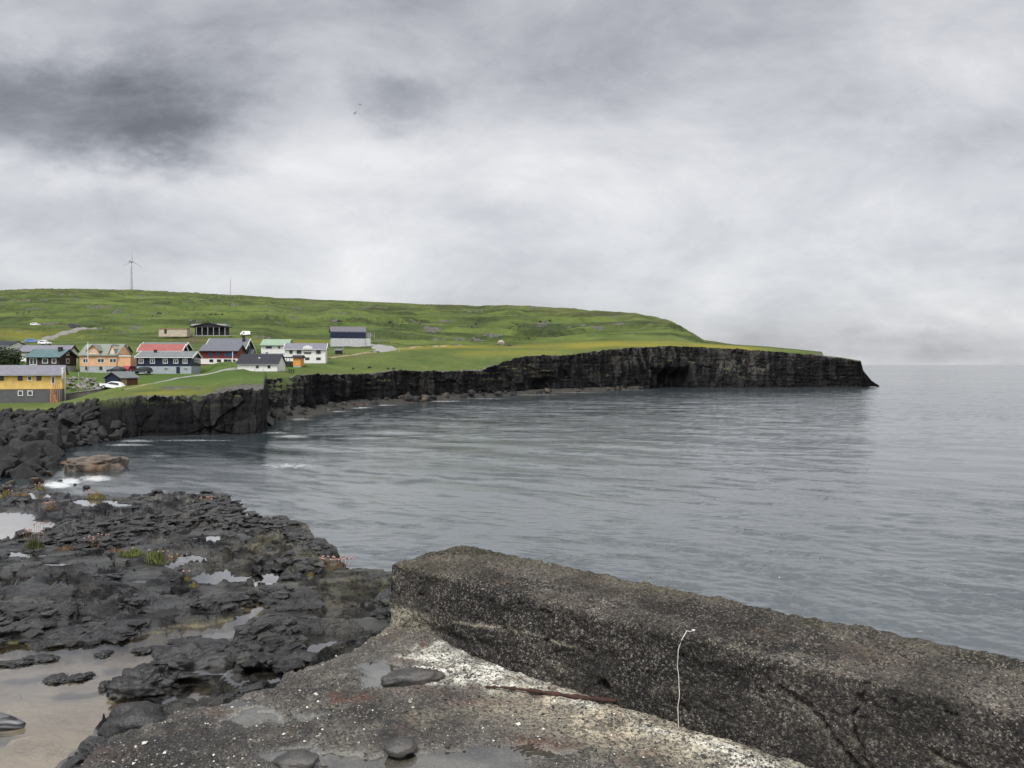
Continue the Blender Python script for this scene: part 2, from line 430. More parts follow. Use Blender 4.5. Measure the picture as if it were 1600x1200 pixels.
m_brn = np.maximum(m_brn, .95*np.exp(-((LP-300)/26)**2)*band(529, 4.5))
m_brn = np.maximum(m_brn, .6*np.exp(-((LP-545)/50)**2)*band(556, 4)*np.clip(.5+nB, 0, 1))
m_dark = np.clip(.36+1.6*fbm(LX/80, LY/15, 2.2, 4), 0, 1)*(.35+.65*hill)
ditch = np.exp(-(fbm(LX/55, LZ0/2.6, 41., 3)/.055)**2)*np.clip(.4+1.2*fbm(LX/60, LY/60, 51., 2), 0, 1)
m_dark = np.clip(np.maximum(m_dark, ditch*1.1*(1-sstep(1080, 1150, LP))*sstep(1.6, 2.4, TT)[None, :]), 0, 1)
m_lush = sstep(.5, 1.2, TT)[None, :]*(1-sstep(2.2, 2.8, TT)[None, :])*(1-sstep(420, 520, LP))*.8
m_rock = np.clip(1.15-TT/.16, 0, 1)[None, :]*np.clip(.75+1.2*nB, 0, 1)
m_rock = np.maximum(m_rock, np.exp(-((LP-275)/48)**2)*band(607, 4.5)*(nB > -.1))
m_rock = np.maximum(m_rock, sstep(322, 350, LP)*(1-sstep(405, 418, LP))*(1-sstep(.25, .55, TT+.15*nB)))
m_rock = np.maximum(m_rock, sstep(1240, 1300, LP)*np.clip(1.3*(1-sstep(.8, 2.5, TT))+.3*nB, 0, 1))
m_rock = np.maximum(m_rock, np.clip((sstep(.18, .4, fbm(LX/40, LY/16, 31., 4))*sstep(.0, .3, nB))*hill*.8, 0, 1)*(1-sstep(1000, 1060, LP)))
m_rock = np.maximum(m_rock, ((LP >= 412) & (LP < 416.5))*(TT < 1.)[None, :]*.8)

mg, t, p = new_mat('hill_grass')
P_ = t.pos(); Ps = t.scale(P_, (1, .45, 1.6))
f1 = t.noise(Ps, .035, 6, .62, .3); f2 = t.noise(Ps, .32, 5, .65); f3 = t.noise(Ps, 1.6, 4, .7)
g = t.mix(t.rng(f1, .34, .66), (.058, .090, .025, 1), (.108, .146, .040, 1))
g = t.mix(t.m('MULTIPLY', t.rng(f2, .35, .75), .55), g, (.140, .156, .052, 1))
g = t.mix(t.m('MULTIPLY', t.rng(f3, .45, .8), .35), g, (.034, .046, .018, 1))
g = t.mix(t.m('MULTIPLY', t.attr('lush'), .65), g, (.075, .140, .028, 1))
g = t.mix(t.m('MULTIPLY', t.attr('dark'), t.rng(f2, .3, .7, .45, .95)), g, (.026, .035, .019, 1))
g = t.mix(t.attr('yel'), g, t.mix(f3, (.17, .17, .022, 1), (.235, .20, .045, 1)))
g = t.mix(t.m('MULTIPLY', t.attr('brn'), t.rng(f2, .25, .65, .3, 1)), g, t.mix(f3, (.075, .062, .038, 1), (.115, .090, .055, 1)))
rk = t.mix(t.rng(t.noise(P_, .9, 6, .7), .3, .7), (.035, .035, .034, 1), (.165, .155, .145, 1))
g = t.mix(t.rng(t.m('ADD', t.attr('rock'), t.m('MULTIPLY', t.m('SUBTRACT', f3, .5), .7)), .45, .6), g, rk)
t.put(p.inputs['Base Color'], g); p.inputs['Roughness'].default_value = .95; p.inputs['Specular IOR Level'].default_value = .1
t.put(p.inputs['Normal'], t.bump(t.m('ADD', t.m('MULTIPLY', f3, .6), f2), .9, 1.0))
hillo = grid_obj('hill', np.stack([LX, LY, LZ], -1), mg, dict(yel=m_yel, brn=m_brn, dark=m_dark, lush=m_lush, rock=m_rock))
tag(hillo, kind='structure')

# ---------------------------------------------------------------- cliffs
NV = 74; vv = np.linspace(0, 1, NV)
B0 = np.stack([(CX-800)/F*Db, Db], 1); T0 = np.stack([LX[:, 0], LY[:, 0]], 1); TZ = LZ[:, 0]
dB = np.gradient(B0, axis=0); ds = np.linalg.norm(dB, axis=1)+1e-6
s_ = np.cumsum(ds)
tang = dB/ds[:, None]
nrm = np.stack([tang[:, 1], -tang[:, 0]], 1)
su = np.arange(s_[0], s_[-1], .5)                          # smooth the normals along the coast
nu = np.stack([np.interp(su, s_, nrm[:, i]) for i in (0, 1)], 1); kk = np.hanning(7); kk /= kk.sum()
nu = np.stack([np.convolve(np.pad(nu[:, i], 3, 'edge'), kk, 'valid') for i in (0, 1)], 1)
nrm = np.stack([np.interp(s_, su, nu[:, i]) for i in (0, 1)], 1); nrm /= np.linalg.norm(nrm, axis=1)[:, None]
lean = vv[None, :]**1.0
XY = B0[:, None, :]*(1-lean[..., None])+T0[:, None, :]*lean[..., None]
Zc = -1.2+(TZ[:, None]+1.2)*vv[None, :]
Sg = np.repeat(s_[:, None], NV, 1)
amp = np.interp(CX, [-420, 140, 185, 395, 413, 430, 1330, 1374], [.15, .2, .75, .7, .35, 1, 1, .35])[:, None]*np.interp(vv, [0, .9, 1], [1, .8, .0])[None, :]
w1, w2, wc = worley(Sg/1.9+.25*perlin(Sg/3, Zc/3), Zc/13+.1*perlin(Sg/2, Zc/2, 5.))
crack = np.clip((w2-w1)/.35, 0, 1)
v1, v2, vc = worley(Sg/5.5+.3*perlin(Sg/4, Zc/4, 2.), Zc/4.2)
disp = 1.5*fbm(Sg/13, Zc/16, 1.1, 3)+.95*(vc-.5)+.8*(wc-.5)+.55*(crack-1)+.35*perlin(Sg/9, Zc/.9, 3.3)+.28*fbm(Sg/1.3, Zc/1.1, 7.7, 4)
disp = disp+.9*sstep(.55, .0, vv)[None, :]*np.clip(fbm(Sg/6, Zc/6, 12.), -.2, 1)
cave = np.exp(-((CX-1052-22*perlin(CX/9, .3, .7))/30)**4)[:, None]*(1-sstep(.30, .58, vv[None, :]+.12*perlin(CX[:, None]/8, 0, 4.)))
cave = np.maximum(cave, .35*np.exp(-((CX-850)/20)**4)[:, None]*(1-sstep(.3, .5, vv))[None, :])
off = disp*amp-cave*9
CV = np.stack([XY[..., 0]+nrm[:, None, 0]*off, XY[..., 1]+nrm[:, None, 1]*off, Zc+amp*.35*fbm(Sg/2.2, Zc/2, 9.1, 3)], -1)
pale = np.exp(-((CX-1160)/42)**2)[:, None]*np.exp(-((vv-.62)/.3)**2)[None, :]+.7*np.exp(-((CX-1010)/60)**2)[:, None]*sstep(.45, .75, vv)[None, :]
pale = pale+.75*np.exp(-((CX-440)/22)**2)[:, None]*sstep(.15, .4, vv)[None, :]+.5*sstep(.86, .97, vv)[None, :]+-.15*np.exp(-((CX-300)/90)**2)[:, None]
mc, t, p = new_mat('cliff_rock')
P_ = t.pos(); Pv = t.scale(P_, (1, 1, .28)); Ph = t.scale(P_, (.35, .35, 1.6))
a1 = t.noise(Pv, .42, 7, .68, .5); a2 = t.noise(P_, 1.5, 6, .7); a3 = t.noise(Ph, .8, 5, .65); a4 = t.noise(P_, .09, 3, .5)
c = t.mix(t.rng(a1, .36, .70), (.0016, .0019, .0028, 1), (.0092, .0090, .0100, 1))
c = t.mix(t.m('MULTIPLY', t.rng(t.attr('cell'), .5, .95), .45), c, (.032, .031, .032, 1))
c = t.mix(t.m('MULTIPLY', t.rng(a2, .56, .78), .6), c, (.056, .051, .045, 1))
c = t.mix(t.m('MULTIPLY', t.rng(a3, .55, .8), .5), c, (.007, .007, .008, 1))
c = t.mix(t.m('MULTIPLY', t.attr('pale'), t.rng(t.m('ADD', t.m('MULTIPLY', a1, .6), t.m('MULTIPLY', a2, .4)), .46, .64)), c, (.120, .112, .100, 1))
c = t.mix(t.m('MULTIPLY', t.rng(a4, .5, .7), .2), c, (.048, .038, .027, 1))
nz = t.nz(); c = t.mix(t.m('MULTIPLY', t.rng(nz, .55, .9), t.rng(t.sep(P_)[2], 3.5, 5.5)), c, (.055, .072, .025, 1))
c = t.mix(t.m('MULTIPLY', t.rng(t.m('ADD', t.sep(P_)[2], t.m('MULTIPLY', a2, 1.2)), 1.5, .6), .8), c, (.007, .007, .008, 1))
t.put(p.inputs['Base Color'], c); p.inputs['Roughness'].default_value = .85; p.inputs['Specular IOR Level'].default_value = .12
t.put(p.inputs['Normal'], t.bump(t.m('ADD', a2, a3), .8, .35))
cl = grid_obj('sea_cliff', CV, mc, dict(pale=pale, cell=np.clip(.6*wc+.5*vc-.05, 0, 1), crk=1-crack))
tag(cl, kind='structure')

# ================================================================ sea
wx = np.arange(-640, 2240, 2.5)
wy = np.concatenate([np.array([5000, 3600, 2600, 2000, 1700, 1500, 1380, 1300]), np.arange(1230, 640, -1.25), np.arange(640, 574, -.55), np.array([573.4, 572.6, 572, 571.5, 571.1, 570.8, 570.55, 570.35, 570.25])])
WD = H*F/(wy-HZ)
dDr = np.abs(np.gradient(WD)); dXr = 2.5/F*WD
PXg, Dg = np.meshgrid(wx, WD, indexing='ij'); Xg = (PXg-800)/F*Dg
Zw = np.zeros_like(Xg); xs = Xg.copy(); ys = Dg.copy()
wr = np.random.default_rng(5)
dom = math.atan2(-.85, -.52)
al = (Xg*.852-Dg*.524); ac = (Xg*.524+Dg*.852)
gm = perlin(al/5.5, ac/1.7, 3.1)+.65*perlin(al/2.0, ac/.75, 7.7)+.5*perlin(al/30, ac/18, 1.3)
gm = .30+1.05*sstep(.0, .75, gm)
for i in range(82):
    lam = .24*(3.0/.24)**wr.random()**1.1; th = dom+wr.normal()*.50
    if lam > 3.5: th = dom+wr.normal()*.25
    if i >= 64: lam = 5.5*3.4**wr.random(); th = dom+wr.normal()*.30
    k_ = 2*math.pi/lam; ka = (.070 if lam < 1.6 else .020) if i < 64 else .007
    a_ = ka/k_
    fade = sstep(.55, 1.3, lam/np.maximum(dDr*1.0, dXr*2)/4.0)[None, :]
    ph = k_*(math.cos(th)*Xg+math.sin(th)*Dg)+wr.random()*6.283
    mod = .66+.75*np.sin(Xg*k_*.13*(1+.3*math.sin(i))+Dg*k_*.05+i)*np.sin(Dg*k_*.16-Xg*k_*.06*math.cos(i)+2.1*i)+.35*np.sin(Xg*k_*.29-Dg*k_*.11+1.7*i)
    if i < 64: mod = np.minimum(mod*gm, 1.15)
    sn = np.sin(ph)
    Zw += a_*fade*mod*(sn+.22*np.cos(2*ph)); 
    xs -= a_*.3*fade*mod*np.cos(ph)*math.cos(th); ys -= a_*.3*fade*mod*np.cos(ph)*math.sin(th)
calm = .42+.58*sstep(50, 250, Xg+ .0*Dg+60+.25*Dg)             # sheltered bay on the left
calm = np.interp(PXg, [100, 450, 800, 1200, 1600], [.6, .7, .8, .98, 1.1])
Zw *= calm*(1-sstep(1500, 4000, Dg))
foam = np.zeros_like(Xg)
for fx, fy, rx, ry, am in [(300, 688, 90, 1.6, .75), (200, 695, 50, 2.5, .8), (520, 643, 40, 1.6, .85), (690, 627, 60, 1.1, .8), (840, 617, 60, 1.0, .7), (455, 682, 34, 3.0, 1.), (430, 676, 30, 3, .7), (150, 748, 32, 6, .95), (110, 752, 22, 7, 1), (90, 757, 30, 8, 1), (455, 728, 70, 7, .62), (250, 712, 36, 5, .5),
                           (215, 689, 40, 3, .75), (560, 637, 28, 1.6, .9), (600, 633, 30, 1.5, .7), (470, 655, 22, 3, .7), (760, 623, 60, 1.5, .6), (900, 613.5, 60, 1.5, .6), (1000, 609.5, 60, 1.3, .5),
                           (1364, 604.4, 9, 1.2, 1), (1250, 606, 90, .9, .35)]:
    foam = np.maximum(foam, am*np.exp(-((PXg-fx)/rx)**2-((HZ+H*F/Dg-fy)/ry)**2))
rip = sstep(50, 200, Dg)
mw, t, p = new_mat('sea_water')
P_ = t.pos(); ang = math.degrees(0)
R_ = t.n('ShaderNodeMapping'); t.put(R_.inputs[0], P_); R_.inputs['Rotation'].default_value = (0, 0, math.radians(-31)); R_.inputs['Scale'].default_value = (.55, 1.25, 1)
Rv = R_.outputs[0]
b1 = t.noise(Rv, 2.6, 4, .6); b2 = t.noise(Rv, .75, 4, .6); b3 = t.noise(t.scale(P_, (1, 1, 0)), .02, 4, .55); R2 = t.n('ShaderNodeMapping'); t.put(R2.inputs[0], P_); R2.inputs['Rotation'].default_value = (0, 0, math.radians(-14)); R2.inputs['Scale'].default_value = (.10, .50, 1)
b4 = t.m('ADD', t.noise(R2.outputs[0], 1.0, 4, .6), t.m('MULTIPLY', t.noise(R2.outputs[0], .3, 3, .6), 1.6))
b5 = t.noise(t.scale(P_, (.0016, .0040, 0)), 1.0, 5, .6)
rp = t.attr('rip'); calmn = t.attr('calm')
st = t.n('ShaderNodeBump'); st.inputs['Distance'].default_value = .16
t.put(st.inputs['Strength'], t.m('MULTIPLY', t.m('MULTIPLY', calmn, t.attr('gust')), t.rng(b3, .3, .7, .40, .70)))
t.put(st.inputs['Height'], b1)
cA = t.noise(Rv, 1.7, 3, .6, 0, 1); cB = t.noise(R2.outputs[0], 1.3, 3, .6, 0, 1); cC = t.noise(R2.outputs[0], .42, 3, .6, 0, 1)
def tilt(cn, amt):
    x_, y_, z_ = t.sep(t.vm('SUBTRACT', cn, (.5, .5, .5)))
    return t.vm('MULTIPLY', t.com(x_, y_, 0), t.com(amt, amt, 0))
gust = t.m('MULTIPLY', t.rng(b5, .32, .68, .6, 1.05), t.rng(t.attr('gust'), .3, 1.5, .6, 1.35))
aA = t.m('MULTIPLY', t.m('MULTIPLY', rp, gust), t.m('ADD', .62, t.m('MULTIPLY', t.attr('offing'), .75))); aB = t.m('MULTIPLY', t.m('MULTIPLY', t.attr('mid'), gust), .42); aC = t.m('MULTIPLY', t.m('MULTIPLY', rp, gust), .20)
nv = t.vm('ADD', st.outputs[0], t.vm('ADD', tilt(cA, aA), t.vm('ADD', tilt(cB, aB), tilt(cC, aC))))
t.put(p.inputs['Normal'], t.vm('NORMALIZE', nv))
t.put(p.inputs['Roughness'], t.m('ADD', .035, t.m('MULTIPLY', rp, t.rng(b5, .3, .7, .05, .10))))
p.inputs['IOR'].default_value = 2.45
fn = t.noise(t.scale(P_, (1, .5, 1)), 1.3, 8, .78, 1.5); fn2 = t.noise(P_, 3.5, 4, .7)
fm = t.rng(t.m('ADD', t.m('MULTIPLY', t.attr('foam'), 1.1), t.m('MULTIPLY', t.m('SUBTRACT', t.m('ADD', t.m('MULTIPLY', fn, .7), t.m('MULTIPLY', fn2, .3)), .5), t.m('MULTIPLY', t.m('MINIMUM', t.attr('foam'), .4), 6.5))), .42, 1.0)
t.put(p.inputs['Base Color'], t.mix(t.m('MULTIPLY', fm, .9), t.mix(t.rng(b3, .35, .65), (.030, .042, .048, 1), (.048, .060, .066, 1)), (.75, .78, .79, 1)))
t.put(p.inputs['Specular IOR Level'], t.m('SUBTRACT', .5, t.m('MULTIPLY', fm, .4)))
sea = grid_obj('sea_water', np.stack([xs, ys, Zw], -1), mw, dict(foam=foam, rip=np.broadcast_to(rip, Xg.shape), calm=calm, gust=gm, offing=np.broadcast_to(sstep(250, 1500, Dg), Xg.shape), mid=np.broadcast_to(sstep(35, 130, Dg), Xg.shape)))
tag(sea, kind='structure')
# ================================================================ foreground rock shelf
def drop(D): return 1.80+.70*np.clip((D-4.3)/10.7, 0, 1.25)
def PL(px, py):
    D = 6.0
    for _ in range(60): D = .5*D+.5*drop(D)*F/(py-HZ)
    return ((px-800)/F*D, D)
ZS = H-1.70                                                # level of the concrete
SBC = [(20, 8), (20, -20), (-2.6, -20)]
SB = [(-2.6, .6), (-2.35, 2.0)]+[tuple(PZ(a, b, ZS)[:2]) for a, b in ((85,1240),(110,1200),(150,1165),(180,1140),(262,1110),(330,1098),(420,1070),(452,1048),(560,1009),(612,984),(640,972))]+[(.2, 5.6)]
EDGE = [(-60, 17.5), (-16, 15.9)]+[PL(a, b) for a, b in ((0,766),(60,764),(130,769),(200,772),(300,774),(343,771),(372,792),(392,806),(445,811),(470,830),(530,872),(545,884),(585,884),(612,892))]+[(-.55, 6.35), (.5, 5.6), (3.5, 3.2), (8, -.5)]
rpx = np.arange(-560, 800, 1.45)
ry = np.concatenate([np.array([2400, 2000, 1750, 1550, 1420, 1340]), np.arange(1290, 700, -.98)])
RD = 2.1*F/(ry-HZ)
PXr, Dr = np.meshgrid(rpx, RD, indexing='ij'); Xr = (PXr-800)/F*Dr; Yr = Dr
L0 = H-drop(Dr)+.07*np.exp(-(np.maximum(-seg_side(Xr, Yr, SB, SBC), 0)/.40)**2)*(Dr < 6)
e_ = seg_side(Xr, Yr, EDGE, [(200, -5), (200, 200), (-200, 200)])+.28*fbm(Xr/1.6, Yr/1.6, 4.4, 4)-.05
so = -seg_side(Xr, Yr, SB, SBC)
wxr = Xr+.22*perlin(Xr/.8, Yr/.8, 1.)+.05*perlin(Xr/.2, Yr/.2, 2.); wyr = Yr+.22*perlin(Xr/.8, Yr/.8, 9.)+.05*perlin(Xr/.2, Yr/.2, 7.)
near = 1-.0*Dr
A = fbm(wxr/2.6, wyr/1.9, .7, 3)
Bb = -billow(wxr/1.5, wyr/.75, 3.2, 3)
Cc = -billow(wxr/.52, wyr/.24, 5.2, 3, .6); Dd = -billow(wxr/.17, wyr/.10, 8.2, 2, .6)
Ff = fbm(Xr/.11, Yr/.08, 2.7, 3)
wx2 = Xr+.10*perlin(Xr/.35, Yr/.25, 21.); wy2 = Yr+.07*perlin(Xr/.35, Yr/.25, 29.)
Rg = 0; am_ = 1.; lx, ly = .58, .27
for o_ in range(6):
    Rg = Rg+am_*(np.abs(perlin(wx2/lx+3.1*o_, wy2/ly-1.7*o_, 2.3*o_))*1.6-.45); am_ *= .70; lx *= .52; ly *= .54
hh = .050*A+.012*Bb+.095*Rg+.006*Ff
st_ = .044; hs = (hh+.05*perlin(Xr/3, Yr/3, 8.))/st_; fr = hs-np.floor(hs)
hh = hh+.92*(sstep(.60, .97, fr)-fr)*st_+.005*Ff+.010*Dd
w1, w2, wid = worley(wxr/.55, wyr/.36)
hh = hh-.022*(1-np.clip((w2-w1)/.16, 0, 1))+.035*(wid-.5)
Z = L0+hh
rim = np.exp(-((e_+.5)/.55)**2)
Z = Z+rim*(.06+.14*perlin(Xr/1.3, Yr/1.3, 14.))
Z = Z-np.maximum(e_, 0)*(2.6+.7*perlin(Xr, Yr, 3.))-.12*sstep(-.05, .1, e_)
Z = Z-.42*sstep(0, .25, -so)*(Dr < 6)                        # the rock dips under the concrete
# pools ------------------------------------------------------------
def ell(cx, cy, rx, ry, n=22, sd=0):
    r_ = np.random.default_rng(int(cx*7+cy)); ph = r_.random(4)*6.28
    out = []
    for i in range(n):
        a = 2*math.pi*i/n; k = 1+.22*math.sin(2*a+ph[0])+.16*math.sin(3*a+ph[1])+.10*math.sin(5*a+ph[2])
        out.append((cx+rx*1.35*k*math.cos(a), cy+ry*1.5*k*math.sin(a)))
    return out
BIG = [(-420,1040),(-150,1015),(0,1006),(40,1004),(62,1012),(120,1002),(190,998),(250,986),(320,978),(368,968),(374,948),(396,942),(424,938),(418,950),(398,962),(404,972),(372,996),(352,1004),(366,1018),(340,1036),(352,1058),(345,1078),(328,1098),(268,1106),(196,1116),(165,1135),(146,1168),(112,1200),(70,1262),(-60,1330),(-420,1360)]
POOLS = [(BIG, 1.855, 'big'), ([(-120,795),(-30,799),(0,800),(48,801),(60,812),(92,816),(72,831),(66,842),(30,853),(0,858),(-120,866)], 2.44, 'far')]
for cx, cy, rx, ry_ in [(385,905,42,13),(432,900,16,8),(295,878,30,7),(310,866,24,5),(97,887,24,4.5),(122,909,22,5),(80,925,12,3),(168,945,13,4.5),(140,928,10,3.5),(205,912,11,3.5),
                        (512,1000,34,7),(494,1015,20,6),(418,1057,24,6),(352,1037,16,5),(150,787,36,3.2),(60,775,16,2.6),(470,890,10,3),(560,912,22,4),(330,842,14,3),
                        (30,868,24,4),(255,866,20,4),(410,925,22,5),(455,1010,12,3),(28,945,16,4),(345,1003,14,4),(230,955,12,3),(12,972,14,7)]:
    POOLS.append((ell(cx, cy, rx, ry_), None, 'small'))
sand = np.zeros_like(Z); alg = np.zeros_like(Z); POOLW = []
for poly, dr, kind in POOLS[::-1]:
    cy = np.mean([p_[1] for p_ in poly]); cx = np.mean([p_[0] for p_ in poly])
    if dr is None: dr = float(drop(PL(cx, cy)[1]))-.03
    zl = H-dr
    pw = [tuple(PZ(a, b, zl)[:2]) for a, b in poly]
    xs_ = [q_[0] for q_ in pw]; ys_ = [q_[1] for q_ in pw]; mg_ = 1.0
    bx = (Xr > min(xs_)-mg_) & (Xr < max(xs_)+mg_) & (Yr > min(ys_)-mg_) & (Yr < max(ys_)+mg_)
    X_, Y_ = Xr[bx], Yr[bx]; sd = poly_sd(X_, Y_, pw)
    sc = .3 if kind == 'big' else (.3 if kind == 'far' else .26)
    sd = sd+sc*(.30*fbm(X_/.5, Y_/.3, 5.5, 3)+.25*fbm(X_/.13, Y_/.09, 1.5, 3))
    z_ = Z[bx]
    bot = zl-.10+.035*fbm(X_/.5, Y_/.4, 7.1, 4)
    if kind == 'big':
        bot = zl-.13+.03*fbm(X_/.6, Y_/.6, 7.1, 4)+.10*sstep(.30, .75, fbm(X_/.42, Y_/.22, 3.9, 3))*(1-sstep(.7, 1.3, sd))
    wi = sstep(-.02, .14 if kind != 'small' else .05, sd)
    rl = .42 if kind != 'small' else .30
    ring = 1-sstep(0, rl, -sd)
    loc = Z[bx]-L0[bx]
    floor_ = zl+.010+.10*np.maximum(-sd, 0)+.85*np.clip(loc+.055, 0, .3)*sstep(0, .08, -sd)
    z_ = z_*(1-ring)+floor_*ring
    z_ = np.where((sd <= 0) & (ring > 0), np.maximum(z_, zl+.008+.05*np.minimum(-sd, .12)), z_)
    z_ = z_*(1-wi)+bot*wi
    Z[bx] = z_
    sand[bx] = np.maximum(sand[bx], wi*(1. if kind != 'small' else .06)*(z_ < zl+.004))
    alg[bx] = np.maximum(alg[bx], np.exp(-((sd-.05)/.07)**2)*(.8 if kind == 'big' else .1)*np.clip(-.05+fbm(X_/.30, Y_/.30, 2.2, 3)*1.6, 0, 1))
    POOLW.append((pw, zl, kind))
lich = np.clip(np.exp(-((PXr-470)/120)**2)*sstep(-2.6, -.2, e_)*1.0+.8*np.exp(-(e_/.55)**2)+.5*fbm(Xr/.9, Yr/.9, 6.2, 3), 0, 1)*(e_ < .6)
lich = np.maximum(lich*np.clip(.55+fbm(Xr/.25, Yr/.2, 3.2, 3), 0, 1), np.exp(-((PXr-545)/70)**2-((570+drop(Dr)*F/Dr-918)/15)**2)*.9)
mr, t, p = new_mat('shore_rock')
P_ = t.pos(); r1 = t.noise(t.scale(P_, (1, 1.5, 2.2)), 2.2, 8, .68, .3); r2 = t.noise(t.scale(P_, (.8, 1.4, 1.6)), 9, 7, .7); r3 = t.noise(P_, .6, 4, .6); r4 = t.noise(P_, 55, 4, .7)
c = t.mix(t.rng(r1, .32, .72), (.0040, .0043, .0056, 1), (.020, .0205, .0225, 1))
c = t.mix(t.m('MULTIPLY', t.rng(r2, .50, .66), .42), c, (.054, .053, .053, 1))
c = t.mix(t.m('MULTIPLY', t.rng(r3, .5, .7), .3), c, (.034, .029, .021, 1))
c = t.mix(t.m('MULTIPLY', t.attr('lich'), t.rng(t.m('ADD', t.m('MULTIPLY', r1, .5), t.m('MULTIPLY', r2, .5)), .38, .6)), c, (.082, .074, .043, 1))
c = t.mix(t.m('MULTIPLY', t.attr('alg'), t.rng(r2, .35, .6)), c, (.20, .175, .05, 1))
c = t.mix(t.attr('sand'), c, t.mix(t.rng(t.noise(P_, 1.2, 4, .6), .35, .65), (.34, .285, .225, 1), (.52, .43, .335, 1)))
t.put(p.inputs['Base Color'], c)
t.put(p.inputs['Roughness'], t.m('ADD', t.rng(r3, .3, .7, .18, .36), t.m('MULTIPLY', t.attr('lich'), .25))); t.put(p.inputs['Specular IOR Level'], t.m('MULTIPLY', t.rng(r1, .42, .62, .16, .95), t.rng(r3, .3, .6, .5, 1)))
rg_ = t.n('ShaderNodeTexNoise', noise_type='RIDGED_MULTIFRACTAL'); t.put(rg_.inputs['Vector'], t.scale(P_, (1, 1.9, 2.5))); rg_.inputs['Scale'].default_value = 4.2; rg_.inputs['Detail'].default_value = 6; rg_.inputs['Roughness'].default_value = .6; rg_.inputs['Distortion'].default_value = .4
b_0 = t.bump(t.m('MULTIPLY', rg_.outputs[0], -1.0), 1.0, .035)
t.put(p.inputs['Normal'], t.bump(t.m('ADD', t.m('MULTIPLY', r2, 1.0), t.m('MULTIPLY', r4, .45)), 1.0, .03, b_0))
shelf = grid_obj('rock_shelf', np.stack([Xr, Yr, Z], -1), mr, dict(sand=sand, lich=lich, alg=alg), keep=(Z > -1.5) & (so > -.5))
tag(shelf, kind='structure')
def shelfz(x, y):
    i = np.clip(np.searchsorted(rpx, 800+x/y*F), 1, len(rpx)-1); return np.interp(y, RD[::1], Z[i])if RD[0] < RD[-1] else np.interp(y, RD[::-1], Z[i][::-1])
def SP(px, py):                       # first point of the shelf that the photo pixel meets
    i = int(np.argmin(np.abs(rpx-px))); yr_ = HZ-(Z[i]-H)*F/RD
    for j in range(6, len(RD)):
        if yr_[j] <= py: return np.array([Xr[i, j], RD[j], Z[i, j]])
    return np.array(PZ(px, py, H-2))

mwat, t, p = new_mat('pool_water')
fz = t.n('ShaderNodeFresnel'); fz.inputs[0].default_value = 1.75
gl = t.n('ShaderNodeBsdfGlossy'); gl.inputs['Roughness'].default_value = .015; gl.inputs['Color'].default_value = (1, 1, 1, 1)
tr = t.n('ShaderNodeBsdfTransparent'); tr.inputs[0].default_value = (.93, .92, .86, 1)
bw = t.bump(t.noise(t.pos(), 5, 3, .5), .02, .02); t.put(gl.inputs['Normal'], bw); t.put(fz.inputs['Normal'], bw)
ms = t.n('ShaderNodeMixShader'); t.put(ms.inputs[0], t.m('MULTIPLY', fz.outputs[0], 1.7, clamp=True)); t.L.new(tr.outputs[0], ms.inputs[1]); t.L.new(gl.outputs[0], ms.inputs[2])
t.L.new(ms.outputs[0], t.N['Material Output'].inputs[0])
for pw, zl, kind in POOLW:
    xs_ = [q_[0] for q_ in pw]; ys_ = [q_[1] for q_ in pw]; stp = .05 if kind != 'small' else .03
    gx, gy = np.meshgrid(np.arange(min(xs_)-.4, max(xs_)+.4, stp), np.arange(min(ys_)-.4, max(ys_)+.4, stp), indexing='ij')
    sd = poly_sd(gx, gy, pw); kp = sd > (-.22 if kind != 'small' else -.10)
    if kind == 'big': kp &= -seg_side(gx, gy, SB, SBC) > -.12
    tag(grid_obj('pool_water', np.stack([gx, gy, np.full_like(gx, zl)], -1), mwat, keep=kp), kind='structure')

# ================================================================ concrete slab
spx = np.arange(20, 1700, 1.25); sy = np.concatenate([np.array([4000, 3000, 2400, 2000, 1750, 1550, 1420, 1330]), np.arange(1280, 940, -.9)])
SD = 1.7*F/(sy-HZ); PXs, Ds = np.meshgrid(spx, SD, indexing='ij'); Xs = (PXs-800)/F*Ds; Ys = Ds
PYs = np.broadcast_to(sy[None, :], Xs.shape)
ob = -seg_side(Xs, Ys, SB, SBC)+.10*perlin(Xs/.5, Ys/.4, 13.)+.07*fbm(Xs/.35, Ys/.35, 3.3, 3)+.02*fbm(Xs/.06, Ys/.06, 1., 2)
c1, c2, cid = worley(Xs/.034+.3*perlin(Xs/.02, Ys/.02), Ys/.034)
big_ = fbm(Xs/.55, Ys/.40, 2.4, 4); med = fbm(Xs/.12, Ys/.10, 7.4, 4)
PXw = PXs+30*fbm(Xs/.16, Ys/.13, 61., 3); PYw = PYs+13*fbm(Xs/.14, Ys/.14, 71., 3)
def pe(cx, cy, rx, ry, k=2.): return np.exp(-(((PXw-cx)/rx)**2+((PYw-cy)/ry)**2)**(k/2))
U = np.array([.7725, -.635]); P0 = np.array(PZ(612, 985, ZS)[:2]); NB = np.array([.635, .7725])
td = (Xs-P0[0])*U[0]+(Ys-P0[1])*U[1]; nd = -((Xs-P0[0])*NB[0]+(Ys-P0[1])*NB[1])     # along the wall, distance in front of it
pud = pe(590,1052,34,20,4)+pe(395,1116,34,17,4)+pe(700,1190,105,26,4)+pe(470,1172,60,11,4)*.8+pe(560,1190,60,14,4)*.8+pe(480,1120,24,10,4)*.5+pe(820,1172,60,11,4)*.55
grit = sstep(-.2, .5, big_)*(1-np.clip(pud, 0, 1))
pc = np.clip(pud, 0, 1)
zs = ZS+(.012*big_+.008*med)*(1-.75*pc)+(.004+.009*grit)*(1-.8*pc)*np.clip(.75-c1, 0, 1)*1.4+.004*(cid-.5)-.030*np.clip(pud, 0, 1)
zs = zs+.05*np.exp(-(nd/.10)**2)*np.exp(-((td-.2)/.5)**2)+.012*np.exp(-((nd-.13)/.05)**2)*sstep(.4, .8, td)
